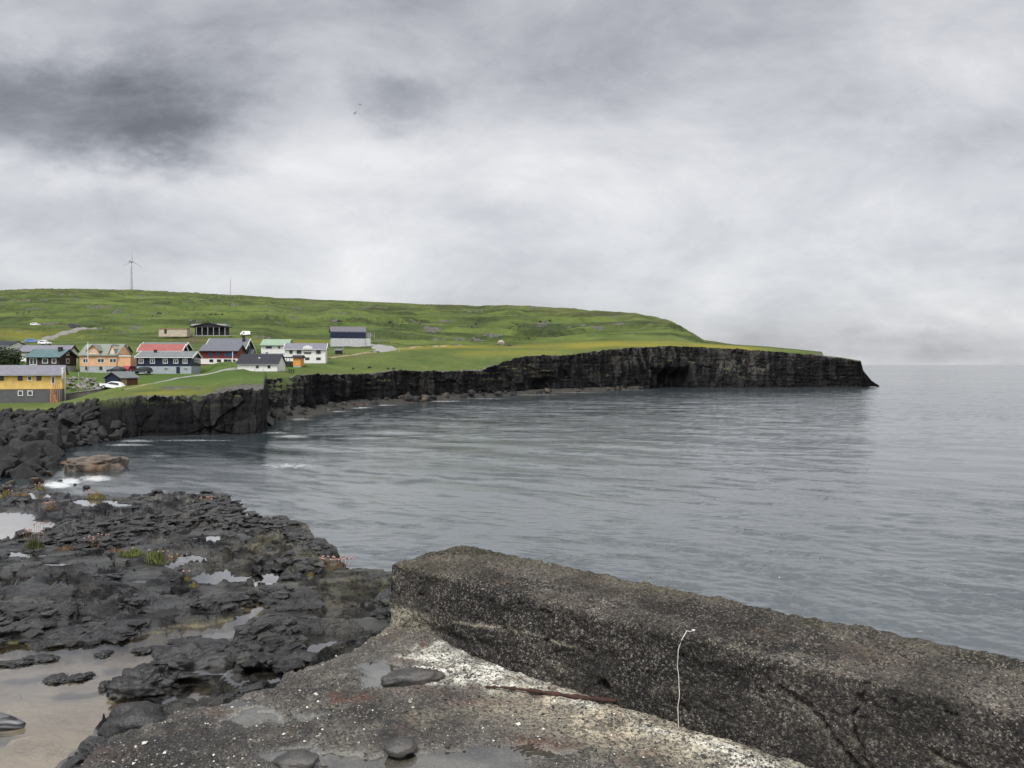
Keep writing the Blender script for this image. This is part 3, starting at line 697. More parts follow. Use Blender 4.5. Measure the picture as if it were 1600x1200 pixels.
zs = zs-np.maximum(ob+.06, 0)*.7-.03*sstep(-.02, .05, ob)+.02*sstep(-.5, 0, ob)*fbm(Xs/.16, Ys/.12, 23., 3)
white = pe(700,1035,34,16)+pe(770,1060,80,12)+pe(655,1024,18,6)+pe(680,1052,20,16)*.7+.9*np.exp(-((nd-.15)/.09)**2)*sstep(2.1, 2.5, td)+.5*np.exp(-((nd-.10)/.07)**2)*sstep(.5, .8, td)*np.clip(.4+2*fbm(Xs/.2, Ys/.15, 33., 3), 0, 1)
white = np.clip(white*1.5, 0, 1)*np.clip(.85+med*.9, 0, 1)
beige = np.clip(np.exp(-((nd-.14)/(.13+.05*td.clip(0, 3)))**2)*sstep(.9, 1.4, td)+.75*pe(930,1135,70,30)*.7+.45*pe(1000,1110,120,40)+.5*pe(660,1125,30,14)+.4*pe(600,985,40,16)+.35*pe(760,1110,60,14), 0, 1)*np.clip(.85+.8*med, 0, 1)
drk = np.clip(pe(665,1125,70,22)*.9+pe(620,1140,50,26)+pe(900,1150,70,25)*.5+pe(290,1150,130,36)*1.1+pe(430,1165,90,20)*.6+pe(480,1085,70,14)*.5+pe(200,1190,90,30)+pe(590,1110,90,16)*.6+.35*sstep(.0, .6, big_), 0, 1)*np.clip(.8+med, 0, 1)
rust = np.clip(pe(545,1092,28,6)+pe(840,1160,50,9)*1.0+pe(690,1082,40,8)*.7+pe(770,1100,50,8)*.5+pe(1010,1190,30,12)*.7+pe(350,1110,30,8)*.4+pe(660,1012,18,4)*.5+pe(640,1030,16,5)*.7+.30*sstep(.2, .7, fbm(Xs/.3, Ys/.25, 19., 3)), 0, 1)
msb, t, p = new_mat('old_concrete')
P_ = t.pos(); P_w = t.vm('ADD', P_, t.vm('MULTIPLY', t.noise(P_, 60, 3, .6, 0, 1), (.012, .012, .012))); q1 = t.noise(P_, 5, 6, .65); q2 = t.noise(P_, 40, 5, .7); q3 = t.noise(P_, 110, 3, .7)
vcol = t.vor(P_w, 95, 'F1', 'Color'); vr = t.sep(vcol)[0]
c = t.mix(t.rng(q1, .3, .7), (.054, .050, .044, 1), (.155, .142, .122, 1))
c = t.mix(t.m('MULTIPLY', t.rng(q2, .44, .66), .6), c, (.026, .023, .021, 1))
c = t.mix(t.m('MULTIPLY', t.attr('drk'), t.rng(q2, .3, .6, .55, 1)), c, (.018, .017, .0165, 1))
c = t.mix(t.m('MULTIPLY', t.attr('beige'), t.rng(t.m('ADD', t.m('MULTIPLY', q1, .5), t.m('MULTIPLY', q2, .5)), .34, .58)), c, (.47, .42, .31, 1))
c = t.mix(t.m('MULTIPLY', t.attr('white'), t.rng(q2, .36, .52)), c, (.66, .65, .58, 1))
c = t.mix(t.m('MULTIPLY', t.attr('rust'), t.rng(q1, .3, .6)), c, (.105, .042, .024, 1))
c = t.mix(t.m('MULTIPLY', t.m('GREATER_THAN', vr, .90), .35), c, (.26, .245, .225, 1))
c = t.mix(t.m('MULTIPLY', t.m('LESS_THAN', vr, .30), .65), c, (.028, .027, .027, 1))
c = t.mix(t.m('MULTIPLY', t.attr('drk'), t.rng(q2, .35, .62, .75, .1)), c, (.016, .0155, .015, 1))
c = t.mix(t.m('MULTIPLY', t.attr('pud'), t.rng(q1, .25, .5, .6, 1)), c, t.mix(q2, (.20, .20, .19, 1), (.36, .355, .335, 1)))
t.put(p.inputs['Base Color'], c); t.put(p.inputs['Roughness'], t.rng(q1, .3, .7, .55, .85)); p.inputs['Specular IOR Level'].default_value = .4
t.put(p.inputs['Normal'], t.bump(t.m('ADD', t.m('ADD', q2, t.m('MULTIPLY', q3, .5)), t.m('MULTIPLY', t.vor(P_w, 95), -.8)), .9, .009))
kp = (ob < .30) & (nd > -.3)
slab = grid_obj('concrete_ground', np.stack([Xs, Ys, zs], -1), msb, dict(white=white, beige=beige, drk=drk, rust=rust, pud=pc*np.clip(.75+.8*med, 0, 1)), keep=kp)
tag(slab, kind='structure')
def slabz(x, y):
    i = np.clip(np.searchsorted(spx, 800+x/y*F), 1, len(spx)-1); return float(np.interp(y, SD, zs[i]))
# rain water standing on the concrete, with one raindrop ring
rc = PZ(828, 1176, ZS)
gx, gy = np.meshgrid(np.arange(-1.9, .6, .012), np.arange(2.9, 5.0, .012), indexing='ij')
rr = np.hypot(gx-rc[0], gy-rc[1]); zr = ZS-.0135+.0022*np.sin(rr*2*math.pi/.022)*np.exp(-((rr-.075)/.03)**2)
gpx = 800+gx/gy*F; gpy = HZ+1.7*F/gy
kp = np.zeros(gx.shape, bool)
for a, b, c_, d_ in ((590,1052,52,30),(395,1116,52,28),(700,1190,165,40),(470,1172,95,22),(560,1190,95,26),(820,1172,95,24),(480,1120,40,18)):
    kp |= ((gpx-a)/c_)**2+((gpy-b)/d_)**2 < 1
tag(grid_obj('puddle_water', np.stack([gx, gy, zr], -1), mwat, keep=kp), kind='structure')

# ================================================================ sea wall of rough concrete
TH, HW, RR = .66, .43, .028
prof = []                                                   # (depth back, height, normal, weight)
for z_ in np.linspace(-.30, HW-RR, 92): prof.append((0, z_, -1, 0))
for a in np.linspace(0, math.pi/2, 15)[1:-1]: prof.append((RR-RR*math.cos(a), HW-RR+RR*math.sin(a), -math.cos(a), math.sin(a)))
for y_ in np.linspace(RR, TH-RR, 84): prof.append((y_, HW, 0, 1))
for a in np.linspace(0, math.pi/2, 15)[1:-1]: prof.append((TH-RR+RR*math.sin(a), HW-RR+RR*math.cos(a), math.sin(a), math.cos(a)))
for z_ in np.concatenate([np.linspace(HW-RR, .1, 25), np.linspace(0, -2.2, 14)]): prof.append((TH, z_, 1, 0))
prof = np.array(prof)
tt = np.concatenate([np.arange(0.03, 3.9, .0068), np.arange(3.9, 9.5, .05)])
caps = [(.075, -.0), (.06, 0.0), (.035, .004), (.018, .010), (.006, .02)]
Tn = np.concatenate([[-.04, -.035, -.028, -.012, .006], tt]); ins = np.concatenate([[.30, .12, .045, .018, .005], np.zeros(len(tt))])
Tg, Ig = np.meshgrid(Tn, np.arange(len(prof)), indexing='ij')
bd = prof[Ig, 0]; hz_ = prof[Ig, 1]; nb = prof[Ig, 2]; nzv = prof[Ig, 3]
bd = bd-nb*ins[:, None]; hz_ = hz_-nzv*ins[:, None]
q_ = bd+hz_*1.0                                              # unrolled coordinate for noise
arc = np.concatenate([[0], np.cumsum(np.hypot(np.diff(prof[:, 0]), np.diff(prof[:, 1])))])[Ig]
a1_, a2_, aid = worley(Tg/.021+.3*perlin(Tg/.02, arc/.02), arc/.021)
b1_, b2_, bid = worley(Tg/.055+.4*perlin(Tg/.05, arc/.05), arc/.055+3)
g1_, g2_, gid = worley(Tg/.13+.5*perlin(Tg/.1, arc/.1), arc/.11+7)
dd = .012*(gid-.6)*(gid > .7)*np.clip(1.1-g1_*1.5, 0, 1)*4-.018*sstep(.45, .7, perlin(Tg/.07, arc/.05, 3.))+.013*fbm(Tg/.45, arc/.30, 1.1, 3)+.012*fbm(Tg/.09, arc/.09, 4.1, 3)+.0085*(aid-.45)*np.clip(1.3-a1_*1.4, 0, 1)+.008*(bid-.5)*np.clip(1.2-b1_*1.3, 0, 1)
front = (nb < -.5)
def crackd(pts, w, dep):
    return -dep*np.exp(-(seg_dist(Tg+.02*fbm(Tg/.05, arc/.05, 6., 2), hz_, pts)/w)**2)*(bd < .2)
dd = dd+crackd([(2.50, .30), (2.66, .22), (2.82, .06), (2.86, -.02)], .011, .035)+crackd([(2.86, .42), (2.80, .25), (2.84, .10), (2.95, -.02)], .010, .03)+crackd([(3.1, .2), (3.5, .12), (3.8, .16)], .012, .03)
low = sstep(.215, .20, hz_+.02*fbm(Tg/.3, 0*arc, 3.))*(1-sstep(.8, 1.5, Tg))*(nb < -.9)
dd = dd+low*.012-.035*np.exp(-((Tg-.55)/.22)**2-((hz_-.075)/.04)**2)*(nb < -.9)
hole = np.hypot((Tg-1.60)/.036, (hz_-.065)/.034)
dd = np.where((hole < 1) & (nb < -.9), dd-.13*sstep(1.05, .8, hole), dd)
bx_ = bd+nb*dd; hz2 = hz_+nzv*dd
WX = P0[0]+U[0]*Tg+NB[0]*bx_; WY = P0[1]+U[1]*Tg+NB[1]*bx_
lowp = np.clip(sstep(.20, .15, hz_)*(1-sstep(.10, .55, Tg)), 0, 1)*(nb < -.5)
lowp = np.maximum(lowp, .9*np.exp(-((hz_-.205+.03*np.sin(Tg*4)+.012*fbm(Tg/.1, arc/9, 3.))/.006)**2)*sstep(.5, .6, Tg)*(1-sstep(1.3, 1.6, Tg))*(nb < -.5))
rus = np.clip(np.exp(-((Tg-.85)/.13)**2-((bd-.12)/.07)**2)+.8*np.exp(-((Tg-1.25)/.12)**2-((bd-.50)/.06)**2)+.9*np.exp(-((Tg-2.35)/.14)**2-((bd-.22)/.08)**2)+.7*np.exp(-((Tg-2.75)/.2)**2-((bd-.30)/.1)**2)+.6*np.exp(-((Tg-1.7)/.2)**2-((bd-.36)/.07)**2), 0, 1)*(nzv > .3)
grn = np.clip((nzv > .3)*(sstep(.35, .62, bd)*(.55+.6*fbm(Tg/.4, arc/.2, 5., 2))+.7*(1-sstep(.2, .8, Tg))*.8), 0, 1)
mwl, t, p = new_mat('weathered_concrete')
P_ = t.pos(); P_w = t.vm('ADD', P_, t.vm('MULTIPLY', t.noise(P_, 60, 3, .6, 0, 1), (.012, .012, .012))); k1 = t.noise(P_, 3.2, 6, .65); k2 = t.noise(P_, 62, 6, .75); k3 = t.noise(P_, 120, 3, .7)
k0 = t.noise(P_, 1.5, 5, .62, .8); k5 = t.noise(t.vm('ADD', P_, (3.3, 1.2, 5.)), 5.5, 5, .65, .5)
vA = t.vor(P_w, 95, 'F1', 'Color'); va = t.sep(vA); vB = t.sep(t.vor(P_w, 180, 'F1', 'Color'))
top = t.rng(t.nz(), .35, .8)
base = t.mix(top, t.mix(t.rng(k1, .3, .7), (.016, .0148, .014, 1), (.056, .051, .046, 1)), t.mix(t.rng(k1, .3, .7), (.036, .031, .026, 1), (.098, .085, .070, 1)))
base = t.mix(t.m('MULTIPLY', t.rng(k0, .47, .62), .92), base, (.0085, .0082, .0082, 1))
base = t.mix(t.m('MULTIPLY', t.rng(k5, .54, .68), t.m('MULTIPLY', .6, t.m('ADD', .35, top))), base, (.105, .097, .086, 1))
c = t.mix(t.m('MULTIPLY', t.rng(k2, .50, .64), t.rng(k1, .3, .65, .35, .95)), base, (.20, .178, .150, 1))
c = t.mix(t.m('MULTIPLY', t.rng(k2, .44, .32), .8), c, (.010, .0095, .009, 1))
c = t.mix(t.m('MULTIPLY', t.m('GREATER_THAN', va[0], .92), t.rng(k1, .4, .6, .1, .45)), c, t.mix(va[1], (.15, .14, .125, 1), (.34, .32, .285, 1)))
c = t.mix(t.m('MULTIPLY', t.m('LESS_THAN', va[2], .22), .8), c, (.014, .013, .013, 1))
c = t.mix(t.m('MULTIPLY', t.m('GREATER_THAN', vB[0], .965), t.rng(k1, .4, .6, .2, .7)), c, (.34, .32, .285, 1))
c = t.mix(t.m('MULTIPLY', t.attr('rus'), t.rng(k2, .46, .66, 0, .75)), c, (.105, .056, .026, 1))
c = t.mix(t.m('MULTIPLY', t.attr('grn'), t.rng(k2, .42, .66, 0, .8)), c, (.105, .095, .048, 1))
c = t.mix(t.m('MULTIPLY', t.attr('lowp'), t.rng(k2, .36, .56)), c, (.30, .275, .215, 1))
t.put(p.inputs['Base Color'], c); p.inputs['Roughness'].default_value = .82; p.inputs['Specular IOR Level'].default_value = .3
t.put(p.inputs['Normal'], t.bump(t.m('ADD', t.m('ADD', k2, t.m('MULTIPLY', k3, .6)), t.m('MULTIPLY', t.vor(P_w, 95), -.9)), 1.0, .010))
wall = grid_obj('sea_wall', np.stack([WX, WY, ZS+hz2], -1), mwl, dict(lowp=lowp, rus=rus, grn=grn))
bm = bmesh.new(); bm.from_mesh(wall.data); bm.verts.ensure_lookup_table()
bm.faces.new([bm.verts[i] for i in range(len(prof))]); bm.to_mesh(wall.data); bm.free()
tag(wall, 'low sea wall of dark weathered concrete with exposed pebbles and cracks', 'wall')

# cord, iron bar, stones, driftwood ---------------------------------------------------
def wallpt(tw, hw, out): return np.array([*(P0+U*tw-NB*out), ZS+hw])
bm = bmesh.new(); pts = []
for i in range(28):
    s = i/27; hw = .445-.46*s
    out = .022+.004*math.sin(9*s)-(.036*max(0, 1-s*14))
    pts.append(wallpt(2.052-.026*min(1, s*5)+.006*s*s+.003*math.sin(13*s)+.0015*math.sin(31*s), hw, out))
tube(bm, [wallpt(2.066, .437, -.045), wallpt(2.058, .437, -.035)]+pts, .0019, 7)
fixn(bm); cord = from_bm('cord', bm, paint('cord_fibre', (.55, .53, .48), .8, .15, 30), None, True)
tag(cord, 'thin pale cord hanging down the face of the concrete wall', 'cord')
kn = bmesh.new(); bmesh.ops.create_icosphere(kn, subdivisions=3, radius=.009)
for v in kn.verts: v.co *= 1+.3*float(perlin(v.co.x*60, v.co.y*60, v.co.z*60)); v.co.z *= .6
ko = from_bm('knot', kn, paint('knot_fibre', (.42, .40, .36), .85, .25, 40), None, True)
ko.location = wallpt(2.068, .442, -.05); ko.parent = cord
bm = bmesh.new(); a = PZ(757, 1073, ZS+.016); b = PZ(963, 1096, ZS+.014); pts = []; rad = []
for i in range(40):
    s = i/39; q = a*(1-s)+b*s; q[2] += .004*math.sin(s*7); q[1] += .012*math.sin(s*3.1); pts.append(q); rad.append(.004+.007*min(1, s*2)+.0025*math.sin(s*37)+.002*math.sin(s*91))
tube(bm, pts, rad, 9); fixn(bm)
mru, t, p = new_mat('rusty_iron')
n = t.noise(t.obj(), 30, 6, .7); t.put(p.inputs['Base Color'], t.mix(t.rng(n, .35, .65), (.020, .008, .006, 1), (.055, .021, .013, 1))); p.inputs['Roughness'].default_value = .85
t.put(p.inputs['Normal'], t.bump(n, .8, .01))
tag(from_bm('iron_bar', bm, mru, None, True), 'rusty red iron bar lying at the foot of the concrete wall', 'iron bar')

def stone_mesh(name, sx, sy, sz, seed, lump=.12, mat=None, sub=4, fine=.02):
    bm = bmesh.new(); bmesh.ops.create_icosphere(bm, subdivisions=sub, radius=1)
    co = np.array([v.co[:] for v in bm.verts])
    k = 1+(lump*.5*(np.abs(perlin(co[:, 0]*2.3+seed, co[:, 1]*2.3, co[:, 2]*2.3))*2-.6) if lump > .4 else 0)+lump*fbm(co[:, 0]*1.1+seed, co[:, 1]*1.1, co[:, 2]*1.1, 3)+fine*fbm(co[:, 0]*6+seed, co[:, 1]*6, co[:, 2]*6, 3)
    co = co*k[:, None]*np.array([sx, sy, sz])
    for v, q in zip(bm.verts, co): v.co = q
    me = bpy.data.meshes.new(name); bm.to_mesh(me); bm.free(); me.materials.append(mat); smooth(me); return me
mpb, t, p = new_mat('smooth_stone')
n = t.noise(t.obj(), 9, 6, .6); n2 = t.noise(t.obj(), 80, 4, .7)
t.put(p.inputs['Base Color'], t.mix(t.rng(n, .3, .7), (.026, .025, .026, 1), (.080, .075, .070, 1))); p.inputs['Roughness'].default_value = .48
t.put(p.inputs['Normal'], t.bump(t.m('ADD', n2, t.m('MULTIPLY', n, 2.0)), .6, .008))
mdk, t, p = new_mat('dark_rock')
n = t.noise(t.obj(), 4, 7, .65); n2 = t.noise(t.obj(), 40, 4, .7)
t.put(p.inputs['Base Color'], t.mix(t.rng(n, .3, .7), (.007, .007, .008, 1), (.028, .027, .028, 1))); p.inputs['Roughness'].default_value = .42
t.put(p.inputs['Normal'], t.bump(t.m('ADD', n, n2), .6, .02))
def stone(name, px, py, w, hgt, dep, seed, label, cat, mat, level, rz=0., lump=.12, sink=.35, fine=.02):
    P = PZ(px, py, level); k = P[1]/F
    o = bpy.data.objects.new(name, stone_mesh(name, w*k/2, dep, hgt, seed, lump, mat, 5 if lump > .4 else 4, fine)); link(o)
    o.location = (P[0], P[1]+dep*.3, level+hgt*(1-2*sink)); o.rotation_euler = (0, 0, rz)
    return tag(o, label, cat)
stone('stone', 640, 1068, 92, .045, .075, 1.3, 'long grey pebble with one dark end beside the white patch near the wall', 'stone', mpb, ZS, .25, .26, .25, .03)
stone('stone', 626, 1176, 50, .034, .052, 4.3, 'round dark pebble beside the grey puddle at the bottom of the picture', 'stone', mpb, ZS, .3, .22, .25, .03)
stone('stone', 463, 1196, 68, .034, .06, 7.3, 'smooth dark pebble half sunk in gravel at the bottom edge', 'stone', mpb, ZS, -.1, .24, .32, .03)
stone('rock', 216, 1082, 92, .085, .13, 2.9, 'small black jagged rock standing in the shallow pool', 'rock', mdk, H-1.86, .15, .5, .35, .14)
stone('rock', 292, 1052, 150, .11, .18, 9.9, 'long black rock in the pool behind the small jagged one', 'rock', mdk, H-1.86, .22, .5, .38, .14)
stone('rock', 205, 1146, 105, .09, .11, 5.5, 'dark rounded rock at the corner of concrete and pool', 'rock', mdk, ZS-.10, .1, .3, .3, .05)
stone('rock', 162, 1077, 15, .03, .04, 6.5, 'tiny mossy stone just left of the jagged pool rock', 'rock', mdk, H-1.86, .1, .4, .3, .1)
for i, (a, b, w_) in enumerate(((90, 1066, 40), (62, 1034, 50), (20, 1040, 60), (160, 1026, 22), (225, 1020, 36), (285, 1005, 44), (125, 1062, 40), (318, 1030, 28))):
    tag(stone('rock', a, b, w_, .022, .05, 11+i*1.7, None, None, mdk, H-1.862, .1*i, .5, .35, .14), 'low weedy rock just breaking the surface of the shallow pool', 'rock', 'low rocks in the pool')
# striped driftwood at the left edge
bm = bmesh.new(); a = PZ(-60, 1122, H-1.84); b = PZ(37, 1133, H-1.84)
pts = [a*(1-s)+b*s for s in np.linspace(0, 1, 16)]; tube(bm, pts, [.055*(1-.75*(s**3)) for s in np.linspace(0, 1, 16)], 14); fixn(bm)
mdw, t, p = new_mat('driftwood')
w_ = t.n('ShaderNodeTexWave', wave_type='BANDS', bands_direction='Z'); t.put(w_.inputs[0], t.obj()); w_.inputs['Scale'].default_value = 14; w_.inputs['Distortion'].default_value = 3; w_.inputs['Detail'].default_value = 3
t.put(p.inputs['Base Color'], t.mix(t.rng(w_.outputs[1], .3, .6), (.010, .010, .013, 1), (.085, .085, .095, 1))); p.inputs['Roughness'].default_value = .5
tag(from_bm('driftwood', bm, mdw, None, True), 'dark streaked piece of driftwood in the pool at the left edge', 'driftwood')

# loose grit on the concrete: far too many to count
def scatter_mesh(name, P, R, mat, asp=(1, 1, .65), jit=.12, ico=False):
    o8 = np.array([(1,0,0),(-1,0,0),(0,1,0),(0,-1,0),(0,0,1),(0,0,-1)], float)
    f8 = np.array([(0,2,4),(2,1,4),(1,3,4),(3,0,4),(2,0,5),(1,2,5),(3,1,5),(0,3,5)])
    if ico:
        b_ = bmesh.new(); bmesh.ops.create_icosphere(b_, subdivisions=1, radius=1); b_.verts.ensure_lookup_table()
        o8 = np.array([v.co[:] for v in b_.verts]); f8 = np.array([[v.index for v in f.verts] for f in b_.faces]); b_.free()
    K8 = len(o8)
    n = len(P); V = o8[None]*(1+.5*(rng.random((n, K8, 1))-.5))*R[:, None, None]*np.array(asp)
    an = rng.random(n)*6.28; c, s = np.cos(an)[:, None], np.sin(an)[:, None]
    V = np.stack([V[..., 0]*c-V[..., 1]*s, V[..., 0]*s+V[..., 1]*c, V[..., 2]], -1)+rng.normal(size=(n, K8, 3))*jit*R[:, None, None]+P[:, None]
    Fc = (f8[None]+np.arange(n)[:, None, None]*K8).reshape(-1, 3)
    me = bpy.data.meshes.new(name); me.from_pydata(V.reshape(-1, 3).tolist(), [], Fc.tolist()); me.materials.append(mat)
    return link(bpy.data.objects.new(name, me))
gp = []; gr = []
while len(gp) < 5200:
    a = random.uniform(120, 1290); b = 1215-240*random.random()**1.0
    P = PZ(a, b, ZS)
    x, y = P[0], P[1]
    i = min(np.searchsorted(spx, a), len(spx)-1); j = int(np.argmin(np.abs(SD-y))); sdv = ob[i, j]; n_ = -((x-P0[0])*NB[0]+(y-P0[1])*NB[1])
    if sdv > -.02 or n_ < .01: continue
    if pud[i, j] > .3: continue
    if random.random() > .35+.65*grit[i, j]: continue
    r_ = .0026+.006*random.random()**3+(.008 if random.random() < .012 else 0)
    gp.append((x, y, zs[i, j]+r_*.3)); gr.append(r_)
mgv, t, p = new_mat('grit')
ri = t.n('ShaderNodeNewGeometry').outputs['Random Per Island']
t.put(p.inputs['Base Color'], t.ramp(ri, [(0, (.012, .012, .012, 1)), (.55, (.04, .037, .034, 1)), (.8, (.10, .09, .075, 1)), (.93, (.20, .18, .15, 1)), (.985, (.62, .60, .55, 1))])); p.inputs['Roughness'].default_value = .7
tag(scatter_mesh('gravel', np.array(gp), np.array(gr), mgv), kind='stuff')

# broken plates of rock lying all over the shelf: far too many to count
wet = np.zeros_like(Z, bool)
for pw, zl, kind in POOLW:
    bx = (Xr > min(q_[0] for q_ in pw)-.6) & (Xr < max(q_[0] for q_ in pw)+.6) & (Yr > min(q_[1] for q_ in pw)-.6) & (Yr < max(q_[1] for q_ in pw)+.6)
    wet[bx] |= (Z[bx] < zl+.004)
dil = wet.copy()
for k_ in range(1, 13):
    dil[:, :-k_] |= wet[:, k_:]
for k_ in range(1, 5):
    dil[k_:] |= wet[:-k_]; dil[:-k_] |= wet[k_:]
ok = (~dil) & (e_ < -.05) & (so > .12) & (PXr > -90) & (PXr < 640) & (Dr > 3.3) & (Dr < 16)
ii, jj = np.nonzero(ok); wgt = (Dr[ii, jj]**.35)*np.clip(.5+.9*perlin(Xr[ii, jj]/.9, Yr[ii, jj]/.6, 3.), .03, 1.2); pick = rng.choice(len(ii), 12000, replace=False, p=wgt/wgt.sum())
ii, jj = ii[pick], jj[pick]; rad_ = (.014+.050*rng.random(len(ii))**2.6)*(.6+Dr[ii, jj]/14)
mds, t, p = new_mat('rock_plate')
ri = t.n('ShaderNodeNewGeometry').outputs['Random Per Island']; n = t.noise(t.pos(), 16, 5, .7)
t.put(p.inputs['Base Color'], t.mix(t.rng(n, .35, .65), t.ramp(ri, [(0, (.003, .0033, .0042, 1)), (.6, (.011, .0112, .013, 1)), (.85, (.030, .030, .029, 1)), (1, (.075, .071, .058, 1))]), (.034, .034, .035, 1)))
t.put(p.inputs['Roughness'], t.m('ADD', .20, t.m('MULTIPLY', t.m('FRACT', t.m('MULTIPLY', ri, 7.3)), .30))); t.put(p.inputs['Normal'], t.bump(t.m('ADD', n, t.noise(t.pos(), 60, 4, .7)), 1.0, .02))
Pp = np.stack([Xr[ii, jj]+rng.normal(size=len(ii))*.01, Yr[ii, jj]+rng.normal(size=len(ii))*.01, Z[ii, jj]-rad_*.02], 1)
deb = scatter_mesh('rock_debris', Pp, rad_, mds, (1.5, .9, .36), .10, True)
tag(deb, kind='stuff')

# thrift and grass tufts ---------------------------------------------------------------
mgr = paint('grass_blade', (.085, .105, .022), .8, .3, 6); mye = paint('dry_grass', (.19, .155, .06), .8, .3, 6); mor = paint('orange_grass', (.18, .120, .065), .8, .3, 6)
mgk = paint('green_blade', (.125, .150, .040), .8, .3, 6); mpk = paint('pink_flower', (.36, .21, .18), .8, .2, 20); mst = paint('flower_stem', (.24, .17, .11), .8, .2, 20); mdc = paint('dark_cushion', (.045, .060, .015), .9, .3, 20)
bm = bmesh.new(); bmesh.ops.create_icosphere(bm, subdivisions=2, radius=.017)
for v in bm.verts: v.co *= 1+.25*random.uniform(-1, 1)
fme = bpy.data.meshes.new('flower_head'); bm.to_mesh(fme); bm.free(); fme.materials.append(mpk)
def tuft(name, px, py, w, h, nb, mat, nf, label, cat, group=None, fh=0., sq=.6):
    P = SP(px, py); k = P[1]/F; rw = w*k/1.7; hh_ = h*k*1.1; nb = int(nb*1.5)
    e = empty(name, P, 0, label, cat, group); e.location.z -= .01
    bm = bmesh.new()
    for i in range(nb):
        a = random.uniform(0, 6.28); r = rw*random.random()**.6; x, y = r*math.cos(a), r*math.sin(a)*sq
        L = hh_*random.uniform(.35, 1.15)*(1.15-.85*r/rw); bx, by = x/rw*.35*L+random.uniform(-.2, .2)*L, random.uniform(-.25, .25)*L
        wd = .0035+.0022*random.random(); ang_ = random.uniform(0, 3.14); ux, uy = wd*math.cos(ang_), wd*math.sin(ang_)
        z0 = shelfz(P[0]+x, P[1]+y)-P[2]; z0 = max(-.08, min(.06, z0))
        v = [bm.verts.new(q) for q in ((x-ux, y-uy, z0), (x+ux, y+uy, z0), (x+bx*.35+ux*.8, y+by*.35+uy*.8, z0+L*.6), (x+bx*.35-ux*.8, y+by*.35-uy*.8, z0+L*.6), (x+bx, y+by, z0+L))]
        bm.faces.new((v[0], v[1], v[2], v[3])); bm.faces.new((v[3], v[2], v[4]))
    from_bm('foliage', bm, mat, e)
    if nf:
        for i in range(nf):
            x = random.uniform(-rw, rw)*.9; y = random.uniform(-rw, rw)*sq; L = (fh or h*1.5)*k*random.uniform(.55, 1.05); x2 = x*1.25+random.uniform(-.03, .03)
            sb = bmesh.new(); tube(sb, [(x, y, 0), ((x+x2)/2, y, L*.55), (x2, y, L)], .0015, 4); so_ = from_bm('stem', sb, mst, e)
            fo = bpy.data.objects.new('flower_head', fme); link(fo, so_); fo.location = (x2, y, L+.008); q = random.uniform(.7, 1.1)*(1 if P[1] < 11 else 1.3); q *= .6; fo.scale = (q, q, q*.85)
    return e
tuft('thrift_plant', 55, 856, 24, 16, 240, mdc, 14, 'dark green thrift cushion with tall pink flower stems at the edge of the left pool', 'plant', None, 38)
tuft('grass_tuft', 151, 778, 24, 11, 240, mye, 4, 'yellow green tuft of grass at the far edge of the rocks, above the narrow pool', 'grass tuft', None, 16)
tuft('thrift_plant', 64, 765, 18, 10, 110, mye, 7, 'small thrift with white pink heads on the rock edge below the brown boulders', 'plant', None, 13)
tuft('grass_tuft', 6, 777, 22, 10, 160, mye, 2, 'olive grass tuft at the far left end of the rock edge', 'grass tuft')
tuft('grass_tuft', 36, 775, 30, 6, 160, mor, 4, 'low orange turf strip beside the olive tuft at the far left', 'grass tuft')
tuft('thrift_plant', 148, 857, 28, 10, 160, mor, 12, 'thrift clump with dense salmon pink heads above the orange turf', 'plant', None, 15)
tuft('grass_tuft', 102, 858, 34, 6, 180, mor, 0, 'flat orange patch of turf left of the salmon pink thrift', 'grass tuft')
tuft('grass_tuft', 178, 861, 30, 6, 150, mor, 0, 'flat orange patch of turf right of the salmon pink thrift', 'grass tuft')
tuft('grass_tuft', 208, 868, 40, 12, 300, mgk, 3, 'bright green strip of grass in a rock crack, next to the orange turf', 'grass tuft', None, 14)
tuft('grass_tuft', 248, 879, 36, 13, 300, mgk, 4, 'bright green grass clump at the end of the crack beside the pools', 'grass tuft', None, 15)
tuft('grass_tuft', 273, 886, 28, 11, 170, mye, 9, 'brownish seeding grass touching the bright green clump', 'grass tuft', None, 13)
tuft('grass_tuft', 293, 907, 12, 9, 70, mye, 2, 'small yellow tuft below the bright green clump', 'grass tuft')
tuft('grass_tuft', 304, 917, 14, 9, 80, mye, 0, 'lowest little yellow green tuft among the mid rocks', 'grass tuft')
tuft('thrift_plant', 80, 797, 18, 7, 90, mor, 9, 'pinkish thrift on the bare rock just above the left pool', 'plant', None, 9)
tuft('thrift_plant', 511, 884, 22, 8, 120, mor, 13, 'coral pink thrift on the ledge tip nearest the wall, left clump', 'plant', None, 11)
tuft('thrift_plant', 536, 888, 24, 10, 120, mor, 14, 'coral pink thrift on the ledge tip nearest the wall, right clump with taller stems', 'plant', None, 15)
tuft('grass_tuft', 487, 901, 14, 7, 80, mye, 0, 'mustard yellow tuft on the rocks left of the wall end', 'grass tuft')
tuft('grass_tuft', 458, 874, 16, 6, 80, mye, 0, 'mustard yellow cushion on a ledge above the mid pools', 'grass tuft')
tuft('grass_tuft', 398, 863, 22, 4, 60, mor, 0, 'thin rusty turf line on the ledge over the mid pools', 'grass tuft')
tuft('grass_tuft', 597, 924, 14, 5, 90, mgk, 0, 'lime green weed on wet rock just left of the wall end', 'grass tuft')
tuft('thrift_plant', 322, 786, 16, 6, 60, mor, 9, 'rosy thrift on the outer rock hump by the sea', 'plant', None, 9)
